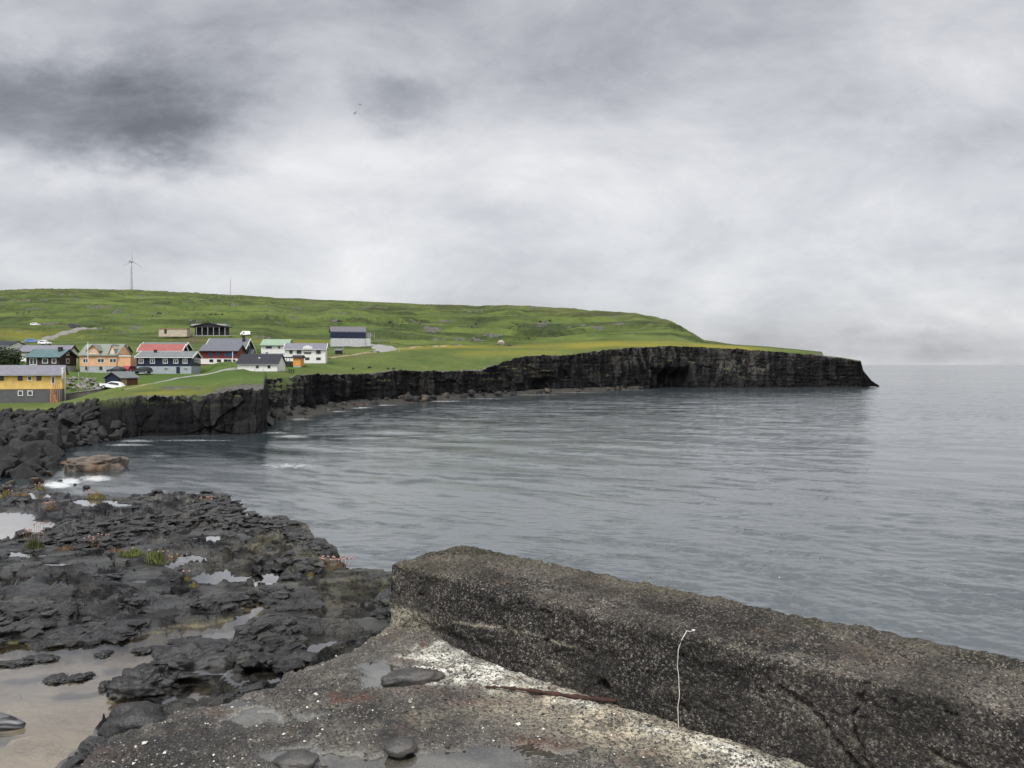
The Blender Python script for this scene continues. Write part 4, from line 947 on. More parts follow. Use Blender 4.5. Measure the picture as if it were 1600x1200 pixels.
# ================================================================ boulders
mbo, t, p = new_mat('boulder_rock')
oi = t.n('ShaderNodeObjectInfo').outputs['Random']; P_ = t.obj()
n = t.noise(t.pos(), 1.1, 7, .68); n2 = t.noise(t.pos(), 5, 5, .7)
c = t.mix(t.rng(n, .34, .68), (.0060, .0062, .0074, 1), (.034, .034, .036, 1))
c = t.mix(t.m('MULTIPLY', oi, .45), c, (.046, .044, .043, 1))
c = t.mix(t.m('MULTIPLY', t.rng(n2, .52, .70), .6), c, (.105, .098, .09, 1))
t.put(p.inputs['Base Color'], c); p.inputs['Roughness'].default_value = .68; p.inputs['Specular IOR Level'].default_value = .35
t.put(p.inputs['Normal'], t.bump(t.m('ADD', n2, t.noise(t.pos(), 14, 4, .7)), 1.0, .2))
mbr, t, p = new_mat('brown_rock')
n = t.noise(t.pos(), 1.2, 7, .68); n2 = t.noise(t.pos(), 5, 5, .7); n3 = t.noise(t.pos(), .5, 3, .5)
c = t.mix(t.rng(n, .34, .68), (.016, .013, .011, 1), (.070, .054, .040, 1)); c = t.mix(t.m('MULTIPLY', t.rng(n3, .52, .68), t.rng(n2, .4, .6)), c, (.17, .075, .025, 1))
t.put(p.inputs['Base Color'], c); p.inputs['Roughness'].default_value = .65; t.put(p.inputs['Normal'], t.bump(n2, .6, .15))
mtan, t, p = new_mat('tan_rock')
n = t.noise(t.pos(), 1.0, 7, .68); n2 = t.noise(t.pos(), 4, 6, .7); n3 = t.noise(t.pos(), .45, 3, .5)
c = t.mix(t.rng(n, .34, .68), (.045, .036, .030, 1), (.165, .130, .098, 1)); c = t.mix(t.m('MULTIPLY', t.rng(n3, .55, .68), t.rng(n2, .4, .6)), c, (.19, .10, .045, 1))
t.put(p.inputs['Base Color'], c); p.inputs['Roughness'].default_value = .6; t.put(p.inputs['Normal'], t.bump(n2, .8, .25))
mst_, t, p = new_mat('heap_stone')
n2 = t.noise(t.pos(), 4, 5, .7); t.put(p.inputs['Base Color'], t.mix(t.rng(n2, .35, .65), (.05, .047, .043, 1), (.26, .245, .225, 1))); p.inputs['Roughness'].default_value = .8
mshore, t, p = new_mat('dark_shore')
n2 = t.noise(t.pos(), 2.5, 6, .7); n3 = t.noise(t.pos(), .4, 3, .5)
c = t.mix(t.rng(n2, .35, .65), (.008, .0075, .007, 1), (.050, .045, .038, 1)); c = t.mix(t.m('MULTIPLY', t.rng(n3, .5, .65), .6), c, (.060, .042, .022, 1))
t.put(p.inputs['Base Color'], c); p.inputs['Roughness'].default_value = .7; t.put(p.inputs['Normal'], t.bump(n2, 1.0, .5))
def boulder_mesh(seed, flat=.75, npt=15, mat=None):
    r_ = random.Random(seed); bm = bmesh.new()
    for i in range(npt):
        v = Vector((r_.gauss(0, 1), r_.gauss(0, 1), r_.gauss(0, 1))).normalized()
        bm.verts.new((v.x, v.y*.85, v.z*flat))
    bmesh.ops.convex_hull(bm, input=bm.verts)
    bmesh.ops.delete(bm, geom=[v for v in bm.verts if not v.link_faces], context='VERTS')
    bmesh.ops.bevel(bm, geom=list(bm.edges), offset=.035, segments=2, affect='EDGES', profile=.6)
    bmesh.ops.triangulate(bm, faces=bm.faces)
    bmesh.ops.subdivide_edges(bm, edges=[e for e in bm.edges if e.calc_length() > .3], cuts=2, use_grid_fill=True)
    co = np.array([v.co[:] for v in bm.verts])
    dn = .05*fbm(co[:, 0]*2+seed, co[:, 1]*2, co[:, 2]*2, 3)
    for v, k in zip(bm.verts, dn): v.co *= 1+k
    me = bpy.data.meshes.new('boulder'); bm.to_mesh(me); bm.free(); me.materials.append(mat or mbo); return me
BM = [boulder_mesh(i, .62+.3*random.random(), random.choice((10, 12, 14, 18))) for i in range(12)]
BB = [boulder_mesh(40+i, .6, 16, mbr) for i in range(4)]
def boulder(x, y, z, r, label, group=None, meshes=BM, flat=1., name='boulder'):
    o = bpy.data.objects.new(name, random.choice(meshes)); link(o)
    o.location = (x, y, z); o.rotation_euler = (random.uniform(-.5, .5), random.uniform(-.5, .5), random.uniform(0, 6.28))
    o.scale = (r*random.uniform(.85, 1.25), r*random.uniform(.8, 1.1), r*flat*random.uniform(.75, 1.05))
    return tag(o, label, 'boulder', group)
# the bank below the yellow house
placed = []
def bank_at(px, f):      # f: 0 at the water, 1 at the grass edge
    yb = np.interp(px, KX, K_yb); D0 = H*F/(yb-HZ)
    i = int(np.argmin(np.abs(CX-px))); D1, z1 = LD[i, 0], LZ[i, 0]
    D = D0+(D1-D0)*f; return np.array([(px-800)/F*D, D, z1*f])
for rad, n in ((1.7, 8), (1.3, 30), (1.0, 60), (.75, 76), (.55, 70)):
    for _ in range(n*14):
        if n <= 0: break
        px = random.choice((random.uniform(-30, 195), random.uniform(85, 165) if rad < 1.3 else random.uniform(-30, 100))); f = random.random()**1.15
        P = bank_at(px, f)
        lim = 2.6 if f < .25 else (1.75 if f < .6 else 1.15)
        if px > 110: lim = min(lim, 1.0)
        if rad > lim: continue
        if px > 152 and f > .30: continue
        if f > .93 and rad > .8: continue
        if any((P[0]-q[0])**2+(P[1]-q[1])**2+(P[2]-q[2])**2 < (.62*(rad+q[3]))**2 for q in placed): continue
        placed.append((*P, rad)); n -= 1
big = sorted(placed, key=lambda q: -q[3]*800/q[1])[:0]
for x, y, z, r in placed:
    f = (y-66)/50
    if f > .62: lb, gr = 'dark angular boulder high on the bank under the grass', 'boulders at the top of the bank'
    elif f > .3: lb, gr = 'dark angular boulder halfway down the bank of loose rocks', 'boulders in the middle of the bank'
    else: lb, gr = 'large dark boulder low on the bank near the water', 'boulders at the foot of the bank'
    boulder(x, y, z+r*.28, r, lb, gr)
def at(px, py, z): return PZ(px, py, z)
for px, py, w, fl, lb, ms in [
    (22, 742, 46, .95, 'biggest square dark boulder near the left edge above the rock shelf', BM), (55, 722, 34, 1.2, 'tall leaning boulder right of the biggest square one', BM),
    (28, 712, 36, .6, 'slab topped boulder lying above the biggest square one', BM), (74, 744, 34, .7, 'brown boulder at the left end of the flat tan ledge', BB),
    (55, 756, 40, .6, 'low brown boulder touching the rock shelf by the water', BB), (14, 758, 34, .6, 'brown orange boulder at the left edge just above the shelf', BB),
    (100, 728, 34, .75, 'rounded dark boulder with an orange top on the tan ledge', BB), (126, 719, 26, .5, 'flat dark boulder at the back of the tan ledge', BB),
    (117, 758, 8, .8, 'tiny black rock in the water nearest the shelf, left one', BM), (93, 753, 11, .9, 'small pointed black rock in the foam beside the tan ledge', BM), (134, 763, 20, .5, 'low black rock awash in front of the tan ledge', BM),
    (105, 689, 16, .8, 'pale grey boulder at the water edge beyond the bay', BM), (137, 697, 22, .7, 'dark wet boulder at the water edge beyond the bay', BM)]:
    P = at(px, py, 0.); r = w*.78*P[1]/F/2
    boulder(P[0], P[1]+r*.4, r*fl*.35, r, lb, None, ms, fl)
# the tan wave cut ledge
bm = bmesh.new(); bmesh.ops.create_icosphere(bm, subdivisions=5, radius=1)
co = np.array([v.co[:] for v in bm.verts]); k = 1+.26*fbm(co[:, 0]*1.6+3, co[:, 1]*1.4, co[:, 2]*2, 4)
sh = np.sign(co[:, 2])*np.abs(co[:, 2])**.45
for v, c, q, h_ in zip(bm.verts, co, k, sh): v.co = (c[0]*2.4*q, c[1]*2.8*q, h_*.85*q)
lo = from_bm('rock_ledge', bm, mtan, None, True); P = at(114, 741, .0); lo.location = (P[0], P[1]+4.0, .25); lo.rotation_euler = (0, 0, .1)
tag(lo, 'flat tan rock ledge reaching into the water below the boulder bank', 'rock ledge')
# foot of the far cliff
for _ in range(64):
    px = random.choice((random.uniform(418, 560), random.uniform(560, 1000), random.uniform(620, 900)))
    i = int(np.argmin(np.abs(CX-px))); n_ = nrm[i]
    out = random.uniform(-.5, 5.5 if px < 560 else 3.2); x, y = B0[i]+n_*out
    r = random.uniform(.5, 1.5)*(1.4 if random.random() < .15 else 1)*(1 if px < 560 else 1.15)
    if px < 560: lb, gr = 'dark boulder on the shore in the corner behind the grassy point', 'boulders in the corner of the bay'
    elif px < 780: lb, gr = 'dark fallen boulder at the foot of the long cliff, nearer half', 'boulders under the near cliff'
    else: lb, gr = 'small dark boulder at the foot of the distant cliff', 'boulders under the far cliff'
    boulder(x, y, max(-.3, .9-out*.28)+r*.15, r, lb, gr, BB if random.random() < .22 else BM)
for px, py, w, lb in [(638, 618, 17, 'largest pale fallen block leaning on the long cliff'), (665, 621, 15, 'pale fallen block right of the largest one under the cliff'), (450, 641, 26, 'big rounded boulder in the corner of the bay'), (520, 636, 18, 'pointed boulder at the right end of the bay corner'), (736, 612, 14, 'grey block jutting from the foot of the cliff, right of the fallen blocks')]:
    yb = np.interp(px, KX, K_yb); D = H*F/(yb-HZ)-3; r = w*D/F/2; P = PD(px, py, D)
    boulder(P[0], D, max(P[2]-r*.2, .3), r*1.1, lb, None)
# strand that carries the boulders in the bay corner
gxs = np.arange(414, 1003, 1.5); fo = np.linspace(-4, 6.5, 26)
ii = np.array([int(np.argmin(np.abs(CX-a))) for a in gxs])
ST = np.zeros((len(gxs), len(fo), 3)); wd_ = np.interp(gxs, [414, 440, 560, 700, 900, 1003], [.3, 1, 1, .55, .45, .1])[:, None]
oo = fo[None, :]*np.where(fo > 0, wd_, 1)
ST[..., 0] = B0[ii, None, 0]+nrm[ii, None, 0]*oo; ST[..., 1] = B0[ii, None, 1]+nrm[ii, None, 1]*oo
ST[..., 2] = 1.25-1.75*np.clip((fo[None, :]+1)/7, 0, 1)-.9*(fo > 6)[None, :]+.35*fbm(ST[..., 0]/1.8, ST[..., 1]/1.8, 3.3, 4)*wd_
tag(grid_obj('shore', ST, mshore), kind='structure')
# rocks that break the turf on the hill
for cx, cy, rx, ry_, n in [(812, 510, 16, 4, 10), (850, 503, 12, 3, 8), (535, 503, 14, 2, 9), (605, 503, 22, 4, 9), (650, 503, 16, 4, 7), (330, 491, 34, 3, 12), (250, 491, 18, 3, 7), (32, 489, 12, 2, 6), (740, 508, 18, 4, 8), (825, 530, 10, 2, 6),
                          (595, 584, 60, 2.5, 0), (700, 580, 60, 2, 0), (520, 545, 8, 2, 0)]:
    for _ in range(n):
        px = random.gauss(cx, rx*.5); py = random.gauss(cy, ry_*.5); P = GP(px, py); r = random.uniform(.5, 1.3)*P[1]/520
        boulder(P[0], P[1], P[2]+.1*r, r, 'pale weathered rock poking out of the green hillside', 'rocks scattered over the hillside', BM, .6, 'rock')['category'] = 'rock'
# ================================================================ houses
MW = {}
def M_(key, fn):
    if key not in MW: MW[key] = fn()
    return MW[key]
white_m = paint('white_paint', (.68, .68, .66), .55, .06); glass_m, t, p = new_mat('window_glass')
t.put(p.inputs['Base Color'], t.mix(t.n('ShaderNodeObjectInfo').outputs['Random'], (.008, .010, .013, 1), (.05, .06, .07, 1))); p.inputs['Roughness'].default_value = .08
blueglass_m = paint('blue_glass', (.035, .075, .16), .12, .3)
grey_tr = paint('grey_trim', (.30, .31, .32), .6)
conc_m = paint('house_concrete', (.33, .34, .35), .85, .12)
def window(root, s, fr, px, py, w, h, mull=1, frame=None, glass=None, face='front', proud=.05, bar=False):
    fw = .10
    if face == 'front':
        k = s.L/(s.pr-s.pl); cx = -s.L/2+(px-s.pl)*k; ww = w*k
        mp = lambda u, d, z: (cx+u, -s.W/2-d, z)
    else:
        k = s.W/(s.pg-s.pr); cy = -s.W/2+(px-s.pr)*k; ww = w*k
        mp = lambda u, d, z: (s.L/2+d, cy+u, z)
    cz = (s.yb-py)/F*s.D; hw, hh_ = ww/2, h/F*s.D/2
    def bx(bm, u0, u1, d0, d1, z0, z1):
        v = [bm.verts.new(mp(*q)) for q in ((u0,d1,z0),(u1,d1,z0),(u1,d0,z0),(u0,d0,z0),(u0,d1,z1),(u1,d1,z1),(u1,d0,z1),(u0,d0,z1))]
        for f in ((0,3,2,1),(4,5,6,7),(0,1,5,4),(1,2,6,5),(2,3,7,6),(3,0,4,7)): bm.faces.new([v[i] for i in f])
    bm = bmesh.new()
    bx(bm, -hw, hw, -.02, proud, cz+hh_-fw, cz+hh_); bx(bm, -hw, hw, -.02, proud, cz-hh_, cz-hh_+fw)
    bx(bm, -hw, -hw+fw, -.02, proud-.004, cz-hh_+fw, cz+hh_-fw); bx(bm, hw-fw, hw, -.02, proud-.004, cz-hh_+fw, cz+hh_-fw)
    for i in range(mull):
        u = -hw+2*hw*(i+1)/(mull+1); bx(bm, u-.045, u+.045, -.02, proud-.008, cz-hh_+fw, cz+hh_-fw)
    if bar: bx(bm, -hw+fw, hw-fw, -.02, proud-.012, cz+hh_*.35, cz+hh_*.35+.07)
    fixn(bm); w_ = from_bm('window', bm, frame or white_m, root)
    bm = bmesh.new(); bx(bm, -hw+.03, hw-.03, -.02, proud*.4, cz-hh_+.03, cz+hh_-.03); fixn(bm)
    from_bm('pane', bm, glass or glass_m, w_); return w_
def door(root, s, px, w, h, mat, zb=0.):
    k = s.L/(s.pr-s.pl); cx = -s.L/2+(px-s.pl)*k; hw = w*k/2; hh_ = h/F*s.D
    bm = bmesh.new(); box(bm, cx-hw, cx+hw, -s.W/2-.05, -s.W/2+.02, zb, zb+hh_); fixn(bm)
    o = from_bm('door', bm, mat, root); bm = bmesh.new(); box(bm, cx+hw*.6, cx+hw*.8, -s.W/2-.11, -s.W/2-.05, zb+hh_*.45, zb+hh_*.5); fixn(bm); from_bm('handle', bm, grey_tr, o); return o
def house(key, name, label, cat, wallm, roofm, basem=None, board=None, over=.35, group=None, chim=None, ridge_over=.3, th=.14, gut=True):
    s = HS[key]; e = empty(name, s.o, s.r, label, cat, group); s.e = e
    he0 = s.he; s.he = (s.he+s.hr*2*over/s.W)/(1+2*over/s.W) if s.hr > s.he else s.he
    L, W_, he, hr, h0 = s.L, s.W, s.he, s.hr, s.h0
    bm = bmesh.new()
    prism(bm, [(-L/2, -W_/2, h0), (-L/2, W_/2, h0), (-L/2, W_/2, he), (-L/2, 0, hr), (-L/2, -W_/2, he)], (L, 0, 0)); fixn(bm); from_bm('wall', bm, wallm, e)
    bm = bmesh.new(); box(bm, -L/2+.04, L/2-.04, -W_/2+.04, W_/2-.04, -2.2, h0+.01 if h0 else .25); fixn(bm)
    from_bm('basement' if h0 else 'foundation', bm, basem or conc_m, e)
    sl = (hr-he)/(W_/2); eo = over; ez = he-sl*eo
    bm = bmesh.new(); y0 = W_/2+eo
    pr_ = [(-y0, ez), (0, hr), (y0, ez), (y0, ez+th), (0, hr+th*1.15), (-y0, ez+th)]
    prism(bm, [(-L/2-ridge_over, a, b+.015) for a, b in pr_], (L+2*ridge_over, 0, 0)); fixn(bm); rf = from_bm('roof', bm, roofm, e)
    if board:
        for sx in (-1, 1):
            bm = bmesh.new(); x = sx*(L/2+ridge_over)
            q = [(-y0, ez-.22), (0, hr-.22), (y0, ez-.22), (y0, ez+th+.02), (0, hr+th*1.15+.02), (-y0, ez+th+.02)]
            prism(bm, [(x-(.10 if sx < 0 else -.004), a, b+.015) for a, b in q], (.096, 0, 0)); fixn(bm); from_bm('bargeboard', bm, board, e)
    if gut:
        bm = bmesh.new(); tube(bm, [(-L/2-.2, -y0-.05, ez+.02), (L/2+.2, -y0-.05, ez+.02)], .06, 6); fixn(bm); from_bm('gutter', bm, board or grey_tr, e)
    if chim:
        px, hh_, w, m = chim; k = L/(s.pr-s.pl); cx = -L/2+(px-s.pl)*k; bm = bmesh.new(); cy = -W_*.12
        box(bm, cx-w/2, cx+w/2, cy-w/2, cy+w/2, hr-1.2, hr+hh_); box(bm, cx-w/2-.07, cx+w/2+.07, cy-w/2-.07, cy+w/2+.07, hr+hh_, hr+hh_+.1); fixn(bm); from_bm('chimney', bm, m, rf)
    return s, e
dkm = paint('dark_pipe', (.02, .02, .022), .6)
greyroof = ribbed('grey_sheet_roof', lin(112, 112, 122), .55, 12, 0); slate = ribbed('slate_roof', lin(96, 98, 106), .6, 10, 0)
# yellow house
s, e = house('yellow', 'yellow_house', 'long yellow house with grey lower storey and grey roof by the boulder bank', 'house', ribbed('yellow_boards', (.60, .41, .12), .6, 20, 2), greyroof, paint('dark_grey_render', (.085, .087, .092), .8), None, .4)
for px in (2, 31, 46, 60.5): window(e, s, 0, px, 591, 7.5, 7, 0, dkm if px != 46 else white_m)
window(e, s, 0, 83, 594, 6, 12, 0); window(e, s, 0, 31.5, 614, 8, 8, 0); window(e, s, 0, 46.5, 614, 8, 8, 0); window(e, s, 0, -12, 614, 8, 8, 0)
bm = bmesh.new(); k = s.L/(s.pr-s.pl)
for i in range(7):
    x0 = -s.L/2+(82+i*1.3-s.pl)*k; z0 = 2.15-i*.31; box(bm, x0, x0+.30, -s.W/2-1.15, -s.W/2-.05, -.5, z0)
fixn(bm); from_bm('porch_steps', bm, paint('orange_timber', (.36, .20, .12), .8, .2), e)
bm = bmesh.new(); 
for i in range(4): box(bm, -s.L/2+(86.5+3.2*i-s.pl)*k, -s.L/2+(86.5+3.2*i-s.pl)*k+.08, -s.W/2-1.2, -s.W/2-1.12, -.4, 3.2-.0*i)
box(bm, -s.L/2+(86.5-s.pl)*k, -s.L/2+(97-s.pl)*k, -s.W/2-1.19, -s.W/2-1.13, 3.2, 3.3); fixn(bm); from_bm('porch_rail', bm, M_('orange', lambda: bpy.data.materials['orange_timber']), e)
# brown house
s, e = house('brown', 'brown_house', 'dark brown timber house with a teal green roof and white framed windows', 'house', ribbed('brown_boards', (.030, .022, .020), .65, 18, 0), ribbed('teal_roof', (.080, .138, .142), .5, 12, 0), conc_m, dkm, .35, None, (84, .55, .7, dkm))
window(e, s, 0, 52, 565, 11.5, 10, 1); window(e, s, 0, 70.5, 564, 9, 7.5, 0); window(e, s, 0, 84.5, 564, 7, 7.5, 0)
window(e, s, 0, 105.5, 552.5, 4.0, 5, 0, face='g'); window(e, s, 0, 105.5, 564, 5.0, 7.5, 0, face='g')
s, e = house('white_back', 'white_house', 'white house with a grey roof directly behind the teal roofed brown house', 'house', paint('white_render', (.62, .62, .60), .75, .06), greyroof, None, dkm, .4)
window(e, s, 0, 43, 557, 5, 5, 0)
# peach house
pm = ribbed('peach_boards', (.62, .36, .20), .65, 16, 2, .08); rg = ribbed('moss_grey_roof', (.185, .205, .175), .7, 12, 0)
s, e = house('peach', 'peach_house', 'peach orange house with a pale green grey roof, dormer and grey basement', 'house', pm, rg, conc_m, None, .3)
for px, w in ((134, 9), (157.5, 11), (178, 11)): window(e, s, 0, px-(1.5 if px > 170 else 0), 563.5, w, 6.5, 1)
for px in (135.5, 157.5): window(e, s, 0, px, 575.2, 4.5, 5, 0, dkm)
k = s.L/(s.pr-s.pl); cx = -s.L/2+(146-s.pl)*k; dw = 17*k/2; dz0, dz1, dz2 = s.he-.6, (s.yb-547)/F*s.D, (s.yb-539.5)/F*s.D
bm = bmesh.new(); prism(bm, [(cx-dw, -s.W/2-.06, dz0), (cx+dw, -s.W/2-.06, dz0), (cx+dw, -s.W/2-.06, dz1), (cx, -s.W/2-.06, dz2), (cx-dw, -s.W/2-.06, dz1)], (0, s.W/2-.2, 0)); fixn(bm); dm = from_bm('dormer', bm, pm, e)
bm = bmesh.new(); o_ = .35; sl = (dz2-dz1)/dw
prism(bm, [(cx-dw-o_, -s.W/2-.4, dz1-sl*o_+.02), (cx, -s.W/2-.4, dz2+.02), (cx+dw+o_, -s.W/2-.4, dz1-sl*o_+.02), (cx+dw+o_, -s.W/2-.4, dz1-sl*o_+.16), (cx, -s.W/2-.4, dz2+.18), (cx-dw-o_, -s.W/2-.4, dz1-sl*o_+.16)], (0, s.W/2+.3, 0)); fixn(bm); from_bm('dormer_roof', bm, rg, dm)
window(e, s, 0, 146, 550, 10, 5.5, 1, proud=.12)
cx = -s.L/2+(175.5-s.pl)*k; dw = 12*k/2; dz1, dz2 = s.he-.2, (s.yb-541)/F*s.D
bm = bmesh.new(); prism(bm, [(cx-dw, -s.W/2-.06, s.he-.3), (cx+dw, -s.W/2-.06, s.he-.3), (cx+.25, -s.W/2-.06, dz2), (cx-.25, -s.W/2-.06, dz2)], (0, s.W/2-.2, 0)); fixn(bm); g2 = from_bm('gable', bm, paint('pale_peach', (.66, .48, .34), .7), e)
bm = bmesh.new()
for sx in (-1, 1): prism(bm, [(cx+sx*(dw+.05), -s.W/2-.25, s.he-.25), (cx, -s.W/2-.25, dz2+.28), (cx, -s.W/2-.25, dz2+.42), (cx+sx*(dw+.2), -s.W/2-.25, s.he-.25)], (0, s.W/2+.1, 0))
fixn(bm); from_bm('gable_roof', bm, rg, g2)
window(e, s, 0, 174, 550.5, 2.0, 4.2, 0, proud=.1); window(e, s, 0, 177.3, 550.5, 2.0, 4.2, 0, proud=.1)
x2 = HS['peach_ext']; bm = bmesh.new(); box(bm, s.L/2+.002, s.L/2+x2.L, -s.W/2+.25, s.W/2-.5, s.h0, x2.he); fixn(bm); ex = from_bm('extension', bm, pm, e)
bm = bmesh.new(); box(bm, s.L/2-.3+.31, s.L/2+x2.L+.15, -s.W/2+.1, s.W/2-.35, x2.he+.005, x2.he+.22); fixn(bm); from_bm('extension_roof', bm, white_m, ex)
bm = bmesh.new(); box(bm, s.L/2-.03, s.L/2+x2.L-.04, -s.W/2+.28, s.W/2-.55, -2, s.h0+.005); fixn(bm); from_bm('basement', bm, conc_m, e)
s, e = house('red_back', 'red_house', 'small red house with a grey roof behind the peach house', 'house', ribbed('red_boards', (.25, .040, .032), .65, 16, 0), slate, None, dkm, .3)
# small maroon shed between peach and navy
HS['maroon'] = solve(203.6, 214, None, 577, 566.5, 557.5, 176, 0, W=5)
s, e = house('maroon', 'maroon_shed', 'low shed with a maroon roof squeezed between the peach and navy houses', 'shed', paint('beige_render', (.42, .34, .26), .8), ribbed('maroon_roof', (.115, .045, .050), .6, 12, 0), None, None, .2, gut=False)
# navy house
navy = ribbed('navy_boards', (.012, .019, .042), .55, 18, 0)
s, e = house('navy', 'navy_house', 'navy blue house with grey roof, white framed windows and pale grey basement', 'house', navy, ribbed('pale_grey_roof', (.155, .165, .172), .6, 12, 0), paint('blue_grey_render', (.30, .33, .37), .8, .08), white_m, .35, None, (235.5, .35, .55, dkm))
for px in (220.5, 238, 258, 274.5, 289): window(e, s, 0, px, 564, 7.5, 8, 1, bar=True)
window(e, s, 0, 306, 562.5, 4.5, 6.5, 1, face='g'); window(e, s, 0, 310.8, 563.5, 3.2, 8, 0, face='g')
door(e, s, 278, 5.5, 10, navy)
window(e, s, 0, 221, 576, 5, 3, 0, dkm); window(e, s, 0, 290, 576, 5, 2.5, 0, grey_tr); window(e, s, 0, 259, 576, 6, 2.5, 0, grey_tr)
# houses behind the navy one
s, e = house('red_roof', 'red_roofed_house', 'house with a bright coral red roof showing above the navy house', 'house', navy, ribbed('coral_roof', (.27, .088, .082), .6, 12, 0), None, white_m, .35)
s, e = house('black_gable', 'black_gabled_house', 'black gabled house with mossy grey roof behind the coral red roof', 'house', ribbed('black_boards', (.014, .016, .017), .6, 16, 0), ribbed('moss_roof', (.13, .145, .135), .7, 12, 0), None, white_m, .35)
# red and white house
red = ribbed('deep_red_boards', (.155, .026, .022), .6, 14, 2)
s, e = house('red_white', 'red_white_house', 'two storey house with red upper wall, white ground floor and wide grey roof', 'house', red, slate, white_m, dkm, .55)
for px, w, m in ((330, 6, 0), (342, 6, 0), (360, 16, 3)): window(e, s, 0, px-1.5, 554, w, 6, m, paint('blue_frame', (.05, .09, .18), .5), blueglass_m)
for px, w in ((330, 6), (342, 6.5), (352.5, 5.5), (358.5, 5.5), (365.5, 4)): window(e, s, 0, px, 563.5, w, 4, 0, dkm)
k = s.L/(s.pr-s.pl); bm = bmesh.new()
for i in range(16): box(bm, -s.L/2+i*.62*s.L/10-.3, -s.L/2+i*.62*s.L/10+.28, -s.W/2-2.1, -s.W/2-2.02, .1, 1.0)
box(bm, -s.L/2-.3, s.L/2+.5, -s.W/2-2.0, -s.W/2-.03, -1.5, .25); box(bm, -s.L/2-.3, s.L/2+.4, -s.W/2-2.16, -s.W/2-1.98, .98, 1.06); fixn(bm); from_bm('terrace', bm, paint('terrace_timber', (.17, .10, .075), .8, .25), e)
s, e = house('black_gable_two', 'black_gabled_house', 'dark house with white bargeboards and chimney behind the red and white house', 'house', bpy.data.materials['black_boards'], slate, None, white_m, .4, None, (374, .9, .6, dkm))
window(e, s, 0, 388, 538, 4, 3, 0, face='g')
bm = bmesh.new(); prism(bm, [(s.L/2, -1.6, 2.9), (s.L/2, 1.6, 2.9), (s.L/2, 0, 4.2)], (1.3, 0, 0)); fixn(bm); from_bm('porch_roof', bm, slate, e)
bm = bmesh.new(); box(bm, s.L/2+.01, s.L/2+1.1, -1.3, 1.3, 0, 2.9); fixn(bm); from_bm('porch', bm, bpy.data.materials['black_boards'], e)
# long white house
s, e = house('long_white', 'white_barn', 'low white building with a dark slate roof at the cliff edge', 'outbuilding', bpy.data.materials['white_render'], paint('dark_slate', (.024, .026, .034), .75, .12), None, None, .25)
window(e, s, 0, 402, 573.3, 4.3, 4.2, 0, dkm); window(e, s, 0, 420.3, 573.3, 4.3, 4.2, 0, dkm)
bm = bmesh.new(); box(bm, s.L/2+.002, s.L/2+.06, -.5, .6, .2, 2.1); fixn(bm); from_bm('door', bm, white_m, e)
bm = bmesh.new(); cxv = -s.L/2+(401-s.pl)*s.L/(s.pr-s.pl); prism(bm, [(cxv-.22, -s.W*.25, s.he+.9), (cxv+.22, -s.W*.25, s.he+.9), (cxv+.18, -s.W*.22, s.he+1.35), (cxv-.18, -s.W*.22, s.he+1.35)], (0, .35, 0)); fixn(bm); from_bm('roof_vent', bm, white_m, e)
# pale green roofed
s, e = house('pale_green', 'pale_house', 'white house with a pale green roof half hidden behind the white arched house', 'house', bpy.data.materials['white_render'], ribbed('pale_green_roof', (.225, .31, .225), .6, 12, 0), None, None, .4)
window(e, s, 0, 420, 543, 10, 4, 0, grey_tr); window(e, s, 0, 436, 543, 4, 4, 0, grey_tr); window(e, s, 0, 417, 552, 4, 3, 0, dkm)
bm = bmesh.new(); box(bm, -s.L/2-.03, s.L/2+.03, -s.W/2-.05, -s.W/2-.003, s.he*.44, s.he*.5); fixn(bm); from_bm('string_course', bm, grey_tr, e)
# white arched
s, e = house('white_arch', 'white_house', 'two storey white house with a rounded front gable and grey roof', 'house', bpy.data.materials['white_render'], greyroof, None, white_m, .35)
k = s.L/(s.pr-s.pl); cx = -s.L/2+(480.5-s.pl)*k; aw = 17*k/2; zb_ = s.he-.8; pts = [(cx-aw, -s.W/2-.08, zb_), (cx+aw, -s.W/2-.08, zb_)]+[(cx+aw*math.cos(a), -s.W/2-.08, s.he-.1+1.1*math.sin(a)) for a in np.linspace(0, math.pi, 15)]
bm = bmesh.new(); prism(bm, pts, (0, 1.4, 0)); fixn(bm); from_bm('arched_gable', bm, bpy.data.materials['white_render'], e)
for px, w, m in ((454.5, 4.5, 0), (467, 7, 1), (480.5, 11, 2), (497.5, 7, 1)): window(e, s, 0, px, 550, w, 5, m, dkm, proud=.13)
for px, w, m in ((480, 7, 1), (497.5, 7, 1)): window(e, s, 0, px, 560.5, w, 4, m, dkm)
door(e, s, 472.5, 2.5, 7, dkm)
# orange shed with dark roof
HS['orange'] = solve(458, 469.8, None, 571.5, 559.5, 556, 188, 6, W=5)
s, e = house('orange', 'orange_shed', 'bright orange shed with a flat dark roof in front of the white arched house', 'shed', ribbed('orange_boards', (.62, .27, .055), .6, 18, 0), paint('dark_roof', (.020, .020, .022), .7), None, dkm, .3, gut=False)
bm = bmesh.new()
for i in range(4): box(bm, -s.L/2-.9-i*.75, -s.L/2-.8-i*.75, -s.W/2+.1, -s.W/2+.2, -.6, s.he)
box(bm, -s.L/2-3.3, -s.L/2-.32, -s.W/2-.2, s.W/2-.3, s.he, s.he+.25); box(bm, -s.L/2-3.2, -s.L/2-.03, -s.W/2+.05, -s.W/2+.09, .1, 1.1); fixn(bm); from_bm('carport', bm, dkm, e)
